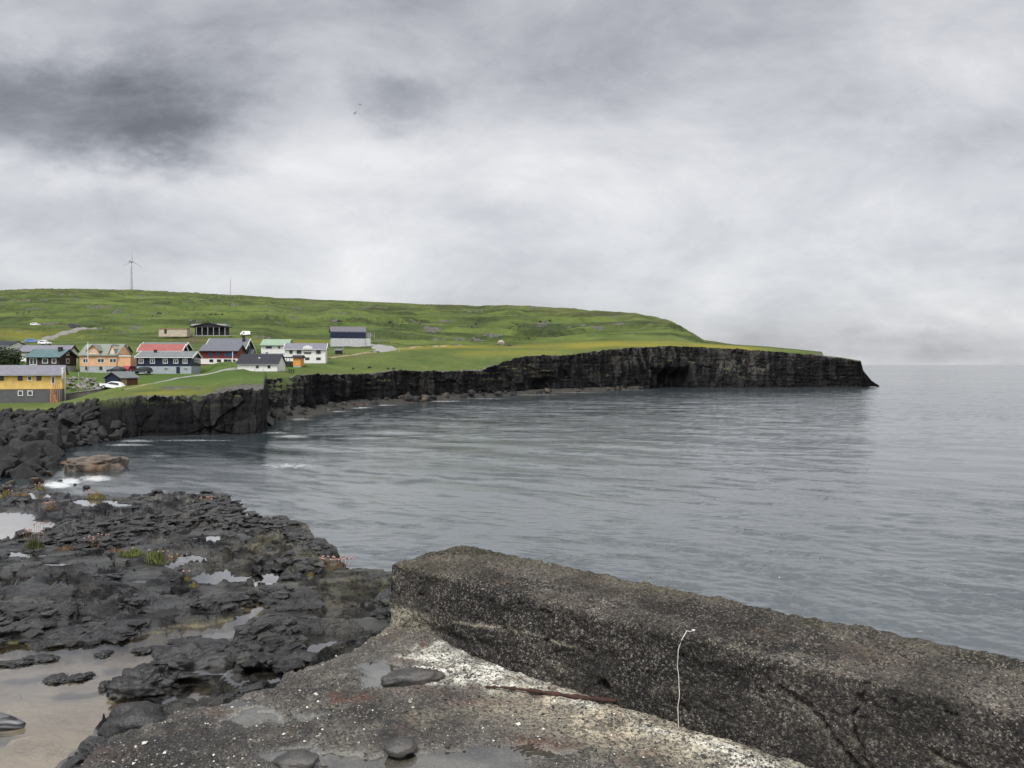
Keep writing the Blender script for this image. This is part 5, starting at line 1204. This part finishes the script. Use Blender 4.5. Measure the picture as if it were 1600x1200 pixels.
# far navy
s, e = house('navy_far', 'navy_house', 'navy house standing alone up the hill with ribbed grey roof and pale basement', 'house', navy, ribbed('ribbed_roof', (.12, .12, .135), .5, 3.0, 0, .12, .15), paint('pale_render', (.40, .41, .42), .8), dkm, .4)
for px, w, m in ((523.5, 5, 0), (533.5, 4.5, 0), (548, 9, 2), (559, 5, 0)): window(e, s, 0, px, 524, w, 4.5, m)
for px in (523, 534, 551, 558.5): window(e, s, 0, px, 531.5, 3.5, 1.2, 0, dkm)
door(e, s, 559, 3, 4, dkm)
bm = bmesh.new(); nn = 12
for i in range(nn): box(bm, -s.L/2+.5+i*(s.L-1)/nn, -s.L/2+.5+i*(s.L-1)/nn+.35, -s.W*.30, -s.W*.05, s.he+(s.hr-s.he)*.42, s.he+(s.hr-s.he)*.93)
bm.free()
bm = bmesh.new(); box(bm, s.L/2+.05, s.L/2+1.8, -s.W/2+.5, s.W/2-1, -1, s.h0+.1)
for q in (-s.W/2+.55, 0, s.W/2-1.1): box(bm, s.L/2+1.7, s.L/2+1.8, q, q+.1, s.h0+.1, s.h0+2.4)
fixn(bm); from_bm('balcony', bm, bpy.data.materials['pale_render'], e)
# small dark shed below it
HS['dark_shed'] = solve(523.5, 533, None, 553.5, 548, 545.5, 250, 4, W=3.5)
s, e = house('dark_shed', 'dark_shed', 'tiny dark shed on the slope below the navy house up the hill', 'shed', bpy.data.materials['black_boards'], slate, None, None, .2, gut=False)
# black shed with gable to the front
s = HS['shed_black']; bsp = bpy.data.materials['black_boards']
px0, px1, yb_, ye_, yr_, D = 163, 188, 604, 589.5, 581.8, 138
x0, x1 = (px0-800)/F*D, (px1-800)/F*D; zb_, ze_, zr_ = [H+(HZ-q)/F*D for q in (yb_, ye_, yr_)]
e = empty('black_shed', ((x0+x1)/2, D, zb_), math.radians(-8), 'black boat shed with a pale grey gable roof beside the stone heap', 'shed'); w2 = (x1-x0)/2; dp = 5.2
bm = bmesh.new(); prism(bm, [(-w2, 0, -1.5), (w2, 0, -1.5), (w2, 0, ze_-zb_), (0, 0, zr_-zb_), (-w2, 0, ze_-zb_)], (0, dp, 0)); fixn(bm); from_bm('wall', bm, navy, e)
bm = bmesh.new(); sl = (zr_-ze_)/w2; o_ = .4; z1 = ze_-zb_
prism(bm, [(-w2-o_, -.3, z1-sl*o_), (0, -.3, zr_-zb_+.01), (w2+o_, -.3, z1-sl*o_), (w2+o_, -.3, z1-sl*o_+.14), (0, -.3, zr_-zb_+.16), (-w2-o_, -.3, z1-sl*o_+.14)], (0, dp+.5, 0)); fixn(bm); from_bm('roof', bm, bpy.data.materials['pale_grey_roof'], e)
bm = bmesh.new(); box(bm, w2+.002, w2+.06, .3, 2.0, -.6, z1-.3); fixn(bm); from_bm('door', bm, paint('old_wood', (.30, .22, .14), .8), e)
bm = bmesh.new(); box(bm, w2+.002, w2+.07, 2.1, dp-.2, -.6, z1-.2); fixn(bm); from_bm('side_cladding', bm, paint('rust_red_boards', (.11, .045, .032), .8), e)
# frame building on the hill
px0, px1, yb_, ye_, yr_, D = 297, 352, 523.5, 511, 505, 300
x0, x1 = (px0-800)/F*D, (px1-800)/F*D; zb_, ze_, zr_ = [H+(HZ-q)/F*D for q in (yb_, ye_, yr_)]
e = empty('frame_house', ((x0+x1)/2, D, zb_), 0, 'unfinished dark house with an open post front and wide gable, high on the slope', 'house'); w2 = (x1-x0)/2; dp = 7
bm = bmesh.new(); h_ = ze_-zb_; hr_ = zr_-zb_
prism(bm, [(-w2+1, 2.2, -1.5), (w2-1, 2.2, -1.5), (w2-1, 2.2, h_), (0, 2.2, hr_-.2), (-w2+1, 2.2, h_)], (0, dp-2.2, 0)); fixn(bm); from_bm('wall', bm, bsp, e)
bm = bmesh.new(); prism(bm, [(-w2-.3, -.2, h_-.1), (0, -.2, hr_), (w2+.3, -.2, h_-.1), (w2+.3, -.2, h_+.2), (0, -.2, hr_+.3), (-w2-.3, -.2, h_+.2)], (0, dp+.4, 0))
prism(bm, [(-w2*.98, .1, h_-.15), (w2*.98, .1, h_-.15), (0, .1, hr_+.02)], (0, .2, 0)); fixn(bm); from_bm('roof', bm, bpy.data.materials['dark_roof'], e)
for sx in (-1, 1):
    bm = bmesh.new(); prism(bm, [(sx*w2*.45, 1.0, h_+1.0), (sx*w2*1.0, 1.0, h_+.45), (sx*w2*1.0, 1.0, h_+1.25), (sx*w2*.45, 1.0, h_+1.4)], (0, 4.5, 0)); fixn(bm); from_bm('roof_sheet', bm, grey_tr, e)
for i in range(7):
    bm = bmesh.new(); x = -w2+.1+i*(2*w2-.35)/6; box(bm, x, x+.2, 0, .2, -1.5, h_-.12); fixn(bm); from_bm('post', bm, grey_tr, e)
bm = bmesh.new(); box(bm, -w2, w2+2.2, -.1, 2.1, -.35, -.1); fixn(bm); from_bm('deck', bm, grey_tr, e)
# pale timber wall left of it
P = PD(270, 521.8, 296); wl = 44*296/F
e = empty('timber_shack', tuple(P), 0, 'long low pale timber hut left of the unfinished dark house', 'hut'); hh_ = 8.2*296/F; bm = bmesh.new(); box(bm, -wl/2, wl/2, 0, 3, -1, hh_); fixn(bm); from_bm('wall', bm, ribbed('raw_timber', (.42, .36, .29), .8, 10, 0, .2), e)
bm = bmesh.new(); box(bm, -wl/2-.2, wl/2+.2, -.25, 3.2, hh_+.003, hh_+.15); fixn(bm); from_bm('roof', bm, bpy.data.materials['orange_timber'], e)
bm = bmesh.new(); box(bm, -wl/2+2.2, -wl/2+3.1, -.06, .01, .1, hh_-.2); fixn(bm); from_bm('door', bm, dkm, e)
# white house at the left edge
HS['edge'] = solve(-40, 15, None, 551, 541, 534, 200, 0, W=7)
s, e = house('edge', 'white_house', 'white house cut by the left edge of the picture, behind the dark bush', 'house', bpy.data.materials['white_render'], bpy.data.materials['dark_slate'], None, None, .4)
window(e, s, 0, 1, 544, 4, 3.5, 0, dkm); window(e, s, 0, 8, 544, 4, 3, 0, dkm)
# ================================================================ vehicles
tyre_m = paint('tyre_rubber', (.012, .012, .012), .8)
def car(loc, rz, label, colm, L=4.2, van=False, cat='car', name='parked_car', Hh=None):
    e = empty(name, loc, rz, label, cat); w = .85
    Hh = Hh or (1.9 if van else 1.46)
    if van: pr_ = [(-L/2, .35), (L/2, .35), (L/2, .95), (L/2-.25, 1.05), (L/2-.95, Hh-.05), (L/2-1.2, Hh), (-L/2+.1, Hh), (-L/2, Hh-.15)]
    else: pr_ = [(-L/2, .35), (L/2, .35), (L/2+.02, .62), (L/2-.12, .80), (L/2-1.05, .95), (L/2-1.75, Hh-.06), (L/2-2.1, Hh), (-L/2+.95, Hh-.01), (-L/2+.45, Hh-.16), (-L/2+.1, .98), (-L/2, .85)]
    bm = bmesh.new(); n = len(pr_); rings = []
    for y, sc, top in ((-w, .965, 0), (-w*.93, 1, 0), (w*.93, 1, 0), (w, .965, 0)):
        rings.append([bm.verts.new((x*sc, y*(1-.16*max(0, z-.95)/.5), (z-.7)*sc+.7)) for x, z in pr_])
    for a, b in zip(rings[:-1], rings[1:]):
        for i in range(n): bm.faces.new((a[i], a[(i+1) % n], b[(i+1) % n], b[i]))
    bm.faces.new(rings[0]); bm.faces.new(rings[-1][::-1]); fixn(bm); from_bm('body', bm, colm, e)
    for sy in (-1, 1):
        bm = bmesh.new(); x0, x1 = (L/2-1.75, L/2-.95) if van else (-L/2+.55, L/2-1.25)
        y = sy*(w*.955); q = [(x0, .98), (x1, .98), (x1-.55, Hh-.13), (x0+.15, Hh-.13)]
        prism(bm, [(a, sy*(w*(1-.16*max(0, z-.95)/.5)-.01), z) for a, z in q], (0, sy*.025, 0)); fixn(bm); from_bm('side_window', bm, glass_m, e)
        for sx in (-1, 1):
            bm = bmesh.new(); cx = sx*L*.31; tube(bm, [(cx, sy*(w-.19), .32), (cx, sy*(w+.015), .32)], .32, 14); fixn(bm); wh = from_bm('wheel', bm, tyre_m, e)
            bm = bmesh.new(); tube(bm, [(cx, sy*(w+.012), .32), (cx, sy*(w+.03), .32)], .19, 12); fixn(bm); from_bm('rim', bm, grey_tr, wh)
    bm = bmesh.new(); x0, z0, x1, z1 = (L/2-.28, 1.08, L/2-.9, Hh-.12) if van else (L/2-1.12, .99, L/2-1.70, Hh-.11)
    bm.faces.new([bm.verts.new(q) for q in ((x0+.02, -w*.85, z0), (x0+.02, w*.85, z0), (x1+.02, w*.78, z1), (x1+.02, -w*.78, z1))]); bmesh.ops.solidify(bm, geom=bm.faces[:], thickness=.02); fixn(bm); from_bm('windscreen', bm, glass_m, e)
    for sy in (-1, 1):
        bm = bmesh.new(); box(bm, L/2-.1, L/2+.03, sy*.68-.14, sy*.68+.14, .63, .76); fixn(bm); from_bm('headlight', bm, white_m, e)
    return e
cw = paint('white_car_paint', (.72, .73, .74), .25, .03, 1.5, .6); cb = paint('blue_car_paint', (.10, .22, .50), .3, .05, 1.5, .6); cr_ = paint('red_car_paint', (.30, .025, .035), .3, .05, 1.5, .6); ck = paint('black_car_paint', (.012, .013, .015), .3, .05, 1.5, .6)
def place(px, yb, D): return tuple(PD(px, yb, D))
car(place(175, 608.5, 134), math.radians(188), 'white car parked nose down the slope beside the black boat shed', cw, 3.7).rotation_euler = (math.radians(0), math.radians(-9), math.radians(186))
car(place(17, 573, 178), math.radians(35), 'white car parked behind the yellow house roof at the left edge', cw)
P = GP(51, 536); car((P[0], P[1], P[2]), math.radians(8), 'bright blue car on the lane above the white house', cb, 4.5, False)
P = GP(70, 539); car((P[0], P[1], P[2]), math.radians(-6), 'white car on the lane just right of the blue one', cw, 3.7)
car(place(204, 582, 170), math.radians(85), 'dark red car parked between the peach and navy houses', cr_)
car(place(221.5, 584, 161), math.radians(182), 'low black car parked against the navy house basement', ck, 3.9)
car(place(182, 583.5, 164), math.radians(175), 'black car parked in front of the peach house, left of the shed roof', ck, 3.6)
P = GP(116, 512); car(tuple(P), math.radians(20), 'dark off road vehicle at the upper end of the gravel track', ck, 4.4, True, 'car')
P = GP(383, 524.5); car(tuple(P), math.radians(200), 'small white van on the slope right of the unfinished house', cw, 4.0, True, 'van', 'parked_van')
P = GP(55, 509); car(tuple(P), math.radians(-12), 'white car on the grass higher up the hill at the left', cw, 4.4, False)
# ================================================================ roads and paths
def strip(name, pts, w, mat, lift=.10):
    g = [GP(a, b) for a, b in pts]; P = []
    for a, b in zip(g[:-1], g[1:]):
        n = max(2, int(np.hypot(*(b-a)[:2])/1.2)); P += [a+(b-a)*i/n for i in range(n)]
    P.append(g[-1]); P = np.array(P); 
    for _ in range(3): P[1:-1] = (P[:-2]+2*P[1:-1]+P[2:])/4
    T = np.gradient(P[:, :2], axis=0); T /= np.linalg.norm(T, axis=1)[:, None]+1e-9; Nn = np.stack([-T[:, 1], T[:, 0]], 1)
    ww = np.interp(np.linspace(0, 1, len(P)), np.linspace(0, 1, len(w)), w) if isinstance(w, (list, tuple)) else np.full(len(P), w)
    V = np.zeros((len(P), 9, 3)); of = np.linspace(-.5, .5, 9)
    for i in range(len(P)):
        for j in range(9):
            k = of[j]*ww[i]*(1+.12*float(perlin(i*.35, j*2.0, 3.))); x, y = P[i, :2]+Nn[i]*k
            V[i, j] = (x, y, landz(x, y)+lift*(1 if abs(of[j]) < .49 else -.5))
    return tag(grid_obj(name, V, mat), kind='structure')
gmat = paint('gravel_surface', (.175, .165, .155), .9, .25, .8); pmat = paint('paved_surface', (.23, .228, .22), .85, .12, .6); dmat = paint('worn_track', (.21, .17, .10), .95, .3, .8)
strip('gravel_road', [(-60, 537), (20, 534), (62, 532.5), (80, 528), (98, 521), (118, 515.5), (150, 514.5)], [3.5, 4, 4.5, 5, 6, 7, 4], gmat, .25)
strip('road', [(583, 539), (593, 541.5), (601, 544.5), (604, 547), (596, 549), (586, 550.5)], [4, 8, 10, 10, 8, 4], pmat, .35)
strip('track', [(586, 550.3), (560, 553.5), (535, 557), (513, 560.5)], [2.5, 2, 2, 2], dmat, .2)
strip('path', [(372, 577.5), (340, 582), (310, 586), (285, 590), (262, 595), (240, 599.5)], [2.2, 1.8, 1.3, 1.0, .7, .5], pmat, .12)
strip('track', [(240, 599.5), (215, 605), (192, 609.5)], [.8, .8, .6], dmat, .1)
strip('track', [(607, 547), (640, 544.5), (690, 542), (740, 540)], [3, 2.5, 2, 1.5], dmat, .2)
# dirt heap in front of the frame house
# ================================================================ wind turbine and mast
D = 1000; P = PD(205, 456, D); gz = P[2]-3
e = empty('wind_turbine', (P[0], D, gz), 0, 'white wind turbine standing on the skyline of the hill', 'wind turbine')
tz = H+(HZ-409.5)/F*D-gz
tm = paint('turbine_white', (.40, .42, .44), .5, .04, .1)
bm = bmesh.new(); tube(bm, [(0, 0, z) for z in np.linspace(0, tz, 8)], [1.9-1.0*i/7 for i in range(8)], 20); fixn(bm); from_bm('tower', bm, tm, e, True)
bm = bmesh.new(); box(bm, -4.6, 2.0, -1.3, 1.3, tz-.6, tz+2.2); bmesh.ops.bevel(bm, geom=list(bm.edges), offset=.4, segments=2, affect='EDGES'); fixn(bm); from_bm('nacelle', bm, paint('nacelle_grey', (.26, .27, .28), .5, .04, .1), e)
bm = bmesh.new(); tube(bm, [(2.0, 0, tz+.8), (2.6, 0, tz+.8), (3.4, 0, tz+.8), (3.9, 0, tz+.8)], [1.1, 1.1, .8, .2], 14); fixn(bm); hub = from_bm('hub', bm, tm, e, True)
for k_ in range(3):
    a = math.radians(88-120*k_); bm = bmesh.new(); prev = None; rot = math.radians(38)
    rings = []
    for f_, ch, tk in ((0, .9, .8), (.1, 1.0, .4), (.25, .85, .3), (.6, .55, .18), (.95, .35, .1), (1, .1, .05)):
        r = .6+13.8*f_; ring = []
        for q in range(10):
            an = 2*math.pi*q/10; c_ = ch/2*math.cos(an); h_ = tk/2*math.sin(an)
            u = r*math.cos(a)-c_*math.sin(a); v = r*math.sin(a)+c_*math.cos(a)       # in the rotor plane
            x = 2.9+h_; y = -u
            ring.append(bm.verts.new((x, y, tz+.8+v)))
        rings.append(ring)
    for A_, B_ in zip(rings[:-1], rings[1:]):
        for q in range(10): bm.faces.new((A_[q], A_[(q+1) % 10], B_[(q+1) % 10], B_[q]))
    bm.faces.new(rings[0]); bm.faces.new(rings[-1][::-1]); fixn(bm); from_bm('blade', bm, tm, hub, True)
e.rotation_euler = (0, 0, math.radians(-38))
D = 840; P = PD(360, 463, D); gz = P[2]-2; tz = H+(HZ-433)/F*D-gz
bm = bmesh.new()
for k_ in range(3):
    a = 2.094*k_; tube(bm, [(.45*math.cos(a), .45*math.sin(a), 0), (.12*math.cos(a), .12*math.sin(a), tz-3)], .09, 5)
for i in range(14):
    z = (tz-3)*i/14; r = .45-.33*i/14; q = [(r*math.cos(2.094*k_+i*2.094), r*math.sin(2.094*k_+i*2.094), z+k_*.45) for k_ in range(4)]; tube(bm, q, .05, 4)
tube(bm, [(0, 0, tz-3.2), (0, 0, tz)], .09, 6); fixn(bm); o = from_bm('radio_mast', bm, paint('mast_steel', (.22, .23, .25), .5)); o.location = (P[0], D, gz)
tag(o, 'thin lattice mast on the skyline right of the turbine', 'mast')
# ================================================================ poles, walls, bush, animals, birds
pw = paint('pole_white', (.6, .6, .58), .6); pk = paint('pole_grey', (.30, .29, .27), .8)
def pole(px, yt, yb, D, r, mat, label, cat, name, arm=0):
    P = PD(px, yb, D); h = (yb-yt)/F*D; bm = bmesh.new(); tube(bm, [(0, 0, -1), (0, 0, h*.5), (0, 0, h)], [r, r*.9, r*.6], 10)
    bmesh.ops.create_icosphere(bm, subdivisions=2, radius=r*1.1, matrix=Matrix.Translation((0, 0, h)))
    if arm: tube(bm, [(0, 0, h-.1), (arm*.5, 0, h+.05), (arm, 0, h)], r*.5, 6)
    fixn(bm); o = from_bm(name, bm, mat, None, True); o.location = (P[0], D, P[2]); return tag(o, label, cat)
pole(137.3, 536, 582, 162, .085, pw, 'tall white flagpole in front of the peach house', 'flagpole', 'flagpole')
pole(363.5, 550, 575.5, 178, .075, pw, 'white flagpole in front of the red and white house', 'flagpole', 'flagpole')
pole(102, 576, 626, 128.5, .10, pk, 'pale utility pole at the right end of the yellow house', 'utility pole', 'utility_pole', 0)
pole(97.8, 576, 588, 127, .16, pw, 'short white vent pipe at the right end of the yellow roof', 'pipe', 'vent_pipe')
pole(123, 581, 612, 141, .06, pk, 'thin grey post in front of the stone heap', 'post', 'post')
for px, yt, yb, D in ((536, 541, 557, 246), (585, 520, 531, 330), (624, 543.5, 552, 268), (558, 552, 559.5, 236), (411.5, 576.5, 583, 160), (398, 576, 582, 160), (369, 574, 583, 158), (490, 536, 539, 300)):
    pole(px, yt, yb, D, .07, pk, {536: 'thin pole beside the tiny dark shed', 585: 'thin pole on the slope right of the lone navy house', 624: 'thin pole in the field right of the paved bend', 558: 'short pole on the track below the lone navy house', 411.5: 'short fence post in front of the low white building, right one', 398: 'short fence post in front of the low white building, middle one', 369: 'short fence post at the left corner of the low white building', 490: 'short post on the grass above the white arched house'}[px], 'pole', 'pole')
for i, px in enumerate((452, 455.5, 459)):
    P = GP(px, 583.5); bm = bmesh.new(); tube(bm, [(0, 0, -.4), (0, 0, 1.0)], .09, 7); box(bm, -.25, .25, -.03, .03, .6, .72); fixn(bm); o = from_bm('fence_post', bm, dkm); o.location = tuple(P)
    tag(o, 'dark wooden fence post at the cliff top by the low white building', 'fence post', 'dark posts at the cliff top')
# low wall with pale top along the lane to the shed
def low_wall(name, pts, h, th, mat, label, cat, D):
    e_ = []; bm = bmesh.new(); g = [PD(a, b, d_) for (a, b), d_ in zip(pts, D)]
    for a, b in zip(g[:-1], g[1:]):
        dr = Vector((b-a)[:2]).normalized(); nn = Vector((-dr.y, dr.x))*th
        prism(bm, [(a[0], a[1], a[2]-h-1), (b[0], b[1], b[2]-h-1), (b[0], b[1], b[2]), (a[0], a[1], a[2])], (nn.x, nn.y, 0))
    fixn(bm); o = from_bm(name, bm, mat); tag(o, label, cat); return o
drw = paint('lane_wall', (.085, .08, .072), .85, .3, .6)
lw = low_wall('retaining_wall', [(97, 616.5), (115, 613.8), (135, 611), (155, 608.3), (164, 607)], 1.2, 3.0, drw, 'long low dark wall with pale coping running from the yellow house to the shed', 'wall', [131.5, 132, 132.6, 133.2, 133.5])
bm = bmesh.new(); g = [PD(a, b-.1, d_) for (a, b), d_ in zip([(97, 616.5), (115, 613.8), (135, 611), (155, 608.3), (164, 607)], [131.5, 132, 132.6, 133.2, 133.5])]
for a, b in zip(g[:-1], g[1:]): prism(bm, [(a[0], a[1]-.12, a[2]), (b[0], b[1]-.12, b[2]), (b[0], b[1]-.12, b[2]+.14), (a[0], a[1]-.12, a[2]+.14)], (0, 3.3, 0))
fixn(bm); from_bm('coping', bm, paint('coping_stone', (.26, .25, .23), .85, .2), lw)
BH = [boulder_mesh(80+i, .7, 12, mst_) for i in range(4)]
for i in range(46):
    px = random.uniform(103, 158); py = random.uniform(591, 608); D = 150-(py-590)*.85; P = PD(px, py, D)
    boulder(P[0], D, max(P[2], landz(P[0], D)-.1), random.uniform(.35, .85), 'grey stone in the loose heap between the yellow house and the black shed', 'stones in the heap', BH, .8, 'stone')['category'] = 'stone'
# dark shrub on the far left: many leaf sized faces through an uneven volume
e = empty('shrub', tuple(PD(8, 571, 172)), 0, 'dark green bushy shrub at the left edge in front of the white houses', 'shrub')
mlf, t, p = new_mat('shrub_leaf'); t.put(p.inputs['Base Color'], t.ramp(t.n('ShaderNodeNewGeometry').outputs['Random Per Island'], [(0, (.010, .020, .009, 1)), (.6, (.026, .042, .016, 1)), (1, (.060, .080, .030, 1))])); p.inputs['Roughness'].default_value = .8
P3 = rng.normal(size=(5200, 3)); P3 /= np.linalg.norm(P3, axis=1)[:, None]; P3 *= (rng.random((5200, 1))**.4)
k = 1+.35*fbm(P3[:, 0]*2, P3[:, 1]*2, P3[:, 2]*2, 3); P3 = P3*k[:, None]*np.array([3.8, 2.2, 2.3]); P3[:, 2] += 1.6; P3 = P3[P3[:, 2] > .1]
lv = scatter_mesh('foliage', P3, .11+.09*rng.random(len(P3)), mlf); lv.parent = e
bm = bmesh.new()
for k_ in range(7): tube(bm, [(0, 0, -.3), (random.uniform(-.9, .9), random.uniform(-.4, .4), 1.2), (random.uniform(-2.6, 2.6), random.uniform(-1, 1), random.uniform(2, 3.2))], [.12, .08, .03], 6)
fixn(bm); from_bm('branches', bm, paint('bark', (.05, .04, .03), .9), e)
# sheep as one continuous skin each
def sheep_mesh():
    bm = bmesh.new()
    pts = [(-.42, 0, .62), (0, 0, .66), (.40, 0, .68), (.58, 0, .62), (.70, 0, .46)]; vs = [bm.verts.new(q) for q in pts]
    rad = [.23, .29, .25, .12, .09]
    for a, b in zip(vs[:-1], vs[1:]): bm.edges.new((a, b))
    for i, x in ((0, -.42), (2, .36)):
        for sy in (-1, 1):
            a = bm.verts.new((x, sy*.15, .34)); b = bm.verts.new((x+(.03 if i == 0 else 0), sy*.15, .0)); bm.edges.new((vs[i], a)); bm.edges.new((a, b)); rad += [.07, .045]
    me = bpy.data.meshes.new('sheep'); bm.to_mesh(me); bm.free()
    o = bpy.data.objects.new('sheep', me); link(o); sk = o.modifiers.new('skin', 'SKIN'); o.modifiers.new('sub', 'SUBSURF').levels = 1
    for v, r in zip(me.skin_vertices[0].data, rad): v.radius = (r, r)
    me.skin_vertices[0].data[1].use_root = True
    dg = bpy.context.evaluated_depsgraph_get(); m2 = bpy.data.meshes.new_from_object(o.evaluated_get(dg)); bpy.data.objects.remove(o)
    smooth(m2); return m2
sm = sheep_mesh(); blk = paint('dark_wool', (.022, .020, .019), .9); sm.materials.append(blk)
for px, py, rz, lb in ((577, 577.5, .3, 'dark sheep grazing nearest the cliff edge, largest of the row'), (552, 578.5, 2.6, 'dark sheep on the cliff top grass, leftmost of the row'), (606, 578.5, .2, 'dark sheep on the cliff top grass, third from the left'), (615, 578.5, 3.3, 'dark sheep on the cliff top grass, rightmost of the row')):
    o = bpy.data.objects.new('sheep', sm); link(o); P = GP(px, py-.8); o.location = tuple(P); o.rotation_euler = (0, 0, rz); o.scale = (.85,)*3 if px == 577 else (.65,)*3; tag(o, lb, 'sheep', 'sheep on the cliff top')
# pale rounded stone ring on the field
P = GP(783, 538.5); bm = bmesh.new(); n = 22
ring = [bm.verts.new((1.5*math.cos(a), 1.2*math.sin(a), 0)) for a in np.linspace(0, 6.283, 20, endpoint=False)]; bm.free()
me = stone_mesh('cairn', 1.7, 1.3, 1.35, 3.1, .22, paint('pinkish_stone', (.33, .27, .24), .85, .2, 2), 4, .05)
o = bpy.data.objects.new('boulder', me); link(o); o.location = (P[0], P[1], P[2]+.8); tag(o, 'pale pinkish boulder alone on the yellow field above the cliff', 'boulder')
P = GP(793, 540); o = bpy.data.objects.new('boulder', BM[3]); link(o); o.location = (P[0], P[1], P[2]+.1); o.scale = (2.2, 1.2, .6); tag(o, 'flat dark stone right beside the pale pinkish boulder', 'boulder')
# two gulls
gm = paint('gull_feather', (.16, .16, .17), .8)
def gull(P, sc, rz, roll, label):
    bm = bmesh.new(); vs = []; rad = []
    body = [(-.28, 0, 0), (-.12, 0, .01), (.08, 0, .015), (.22, 0, .02), (.31, 0, .01)]; rb = [.03, .06, .07, .045, .015]
    for q, r in zip(body, rb): vs.append(bm.verts.new(q)); rad.append(r)
    for a, b in zip(vs[:-1], vs[1:]): bm.edges.new((a, b))
    for sy in (-1, 1):
        prev = vs[2]
        for q, r in (((.10, sy*.22, .09), .055), ((.08, sy*.42, .10), .045), ((-.02, sy*.66, .03), .012)):
            v = bm.verts.new(q); bm.edges.new((prev, v)); prev = v; rad.append(r)
    me = bpy.data.meshes.new('gull'); bm.to_mesh(me); bm.free(); o = bpy.data.objects.new('gull', me); link(o); o.modifiers.new('skin', 'SKIN'); o.modifiers.new('sub', 'SUBSURF').levels = 1
    for i, (v, r) in enumerate(zip(me.skin_vertices[0].data, rad)): v.radius = (r, r*(.25 if i > 4 else 1))
    me.skin_vertices[0].data[2].use_root = True
    dg = bpy.context.evaluated_depsgraph_get(); m2 = bpy.data.meshes.new_from_object(o.evaluated_get(dg)); bpy.data.objects.remove(o); m2.materials.append(gm); smooth(m2)
    o = bpy.data.objects.new('gull', m2); link(o); o.location = tuple(P); o.scale = (sc,)*3; o.rotation_euler = (roll, .1, rz); tag(o, label, 'gull')
gull(PD(562, 163.5, 110), .75, 1.2, .25, 'upper of the two gulls gliding under the dark cloud puff')
gull(PD(554.5, 176.5, 110), .75, .9, -.6, 'lower of the two gulls, with wings tilted steeply')
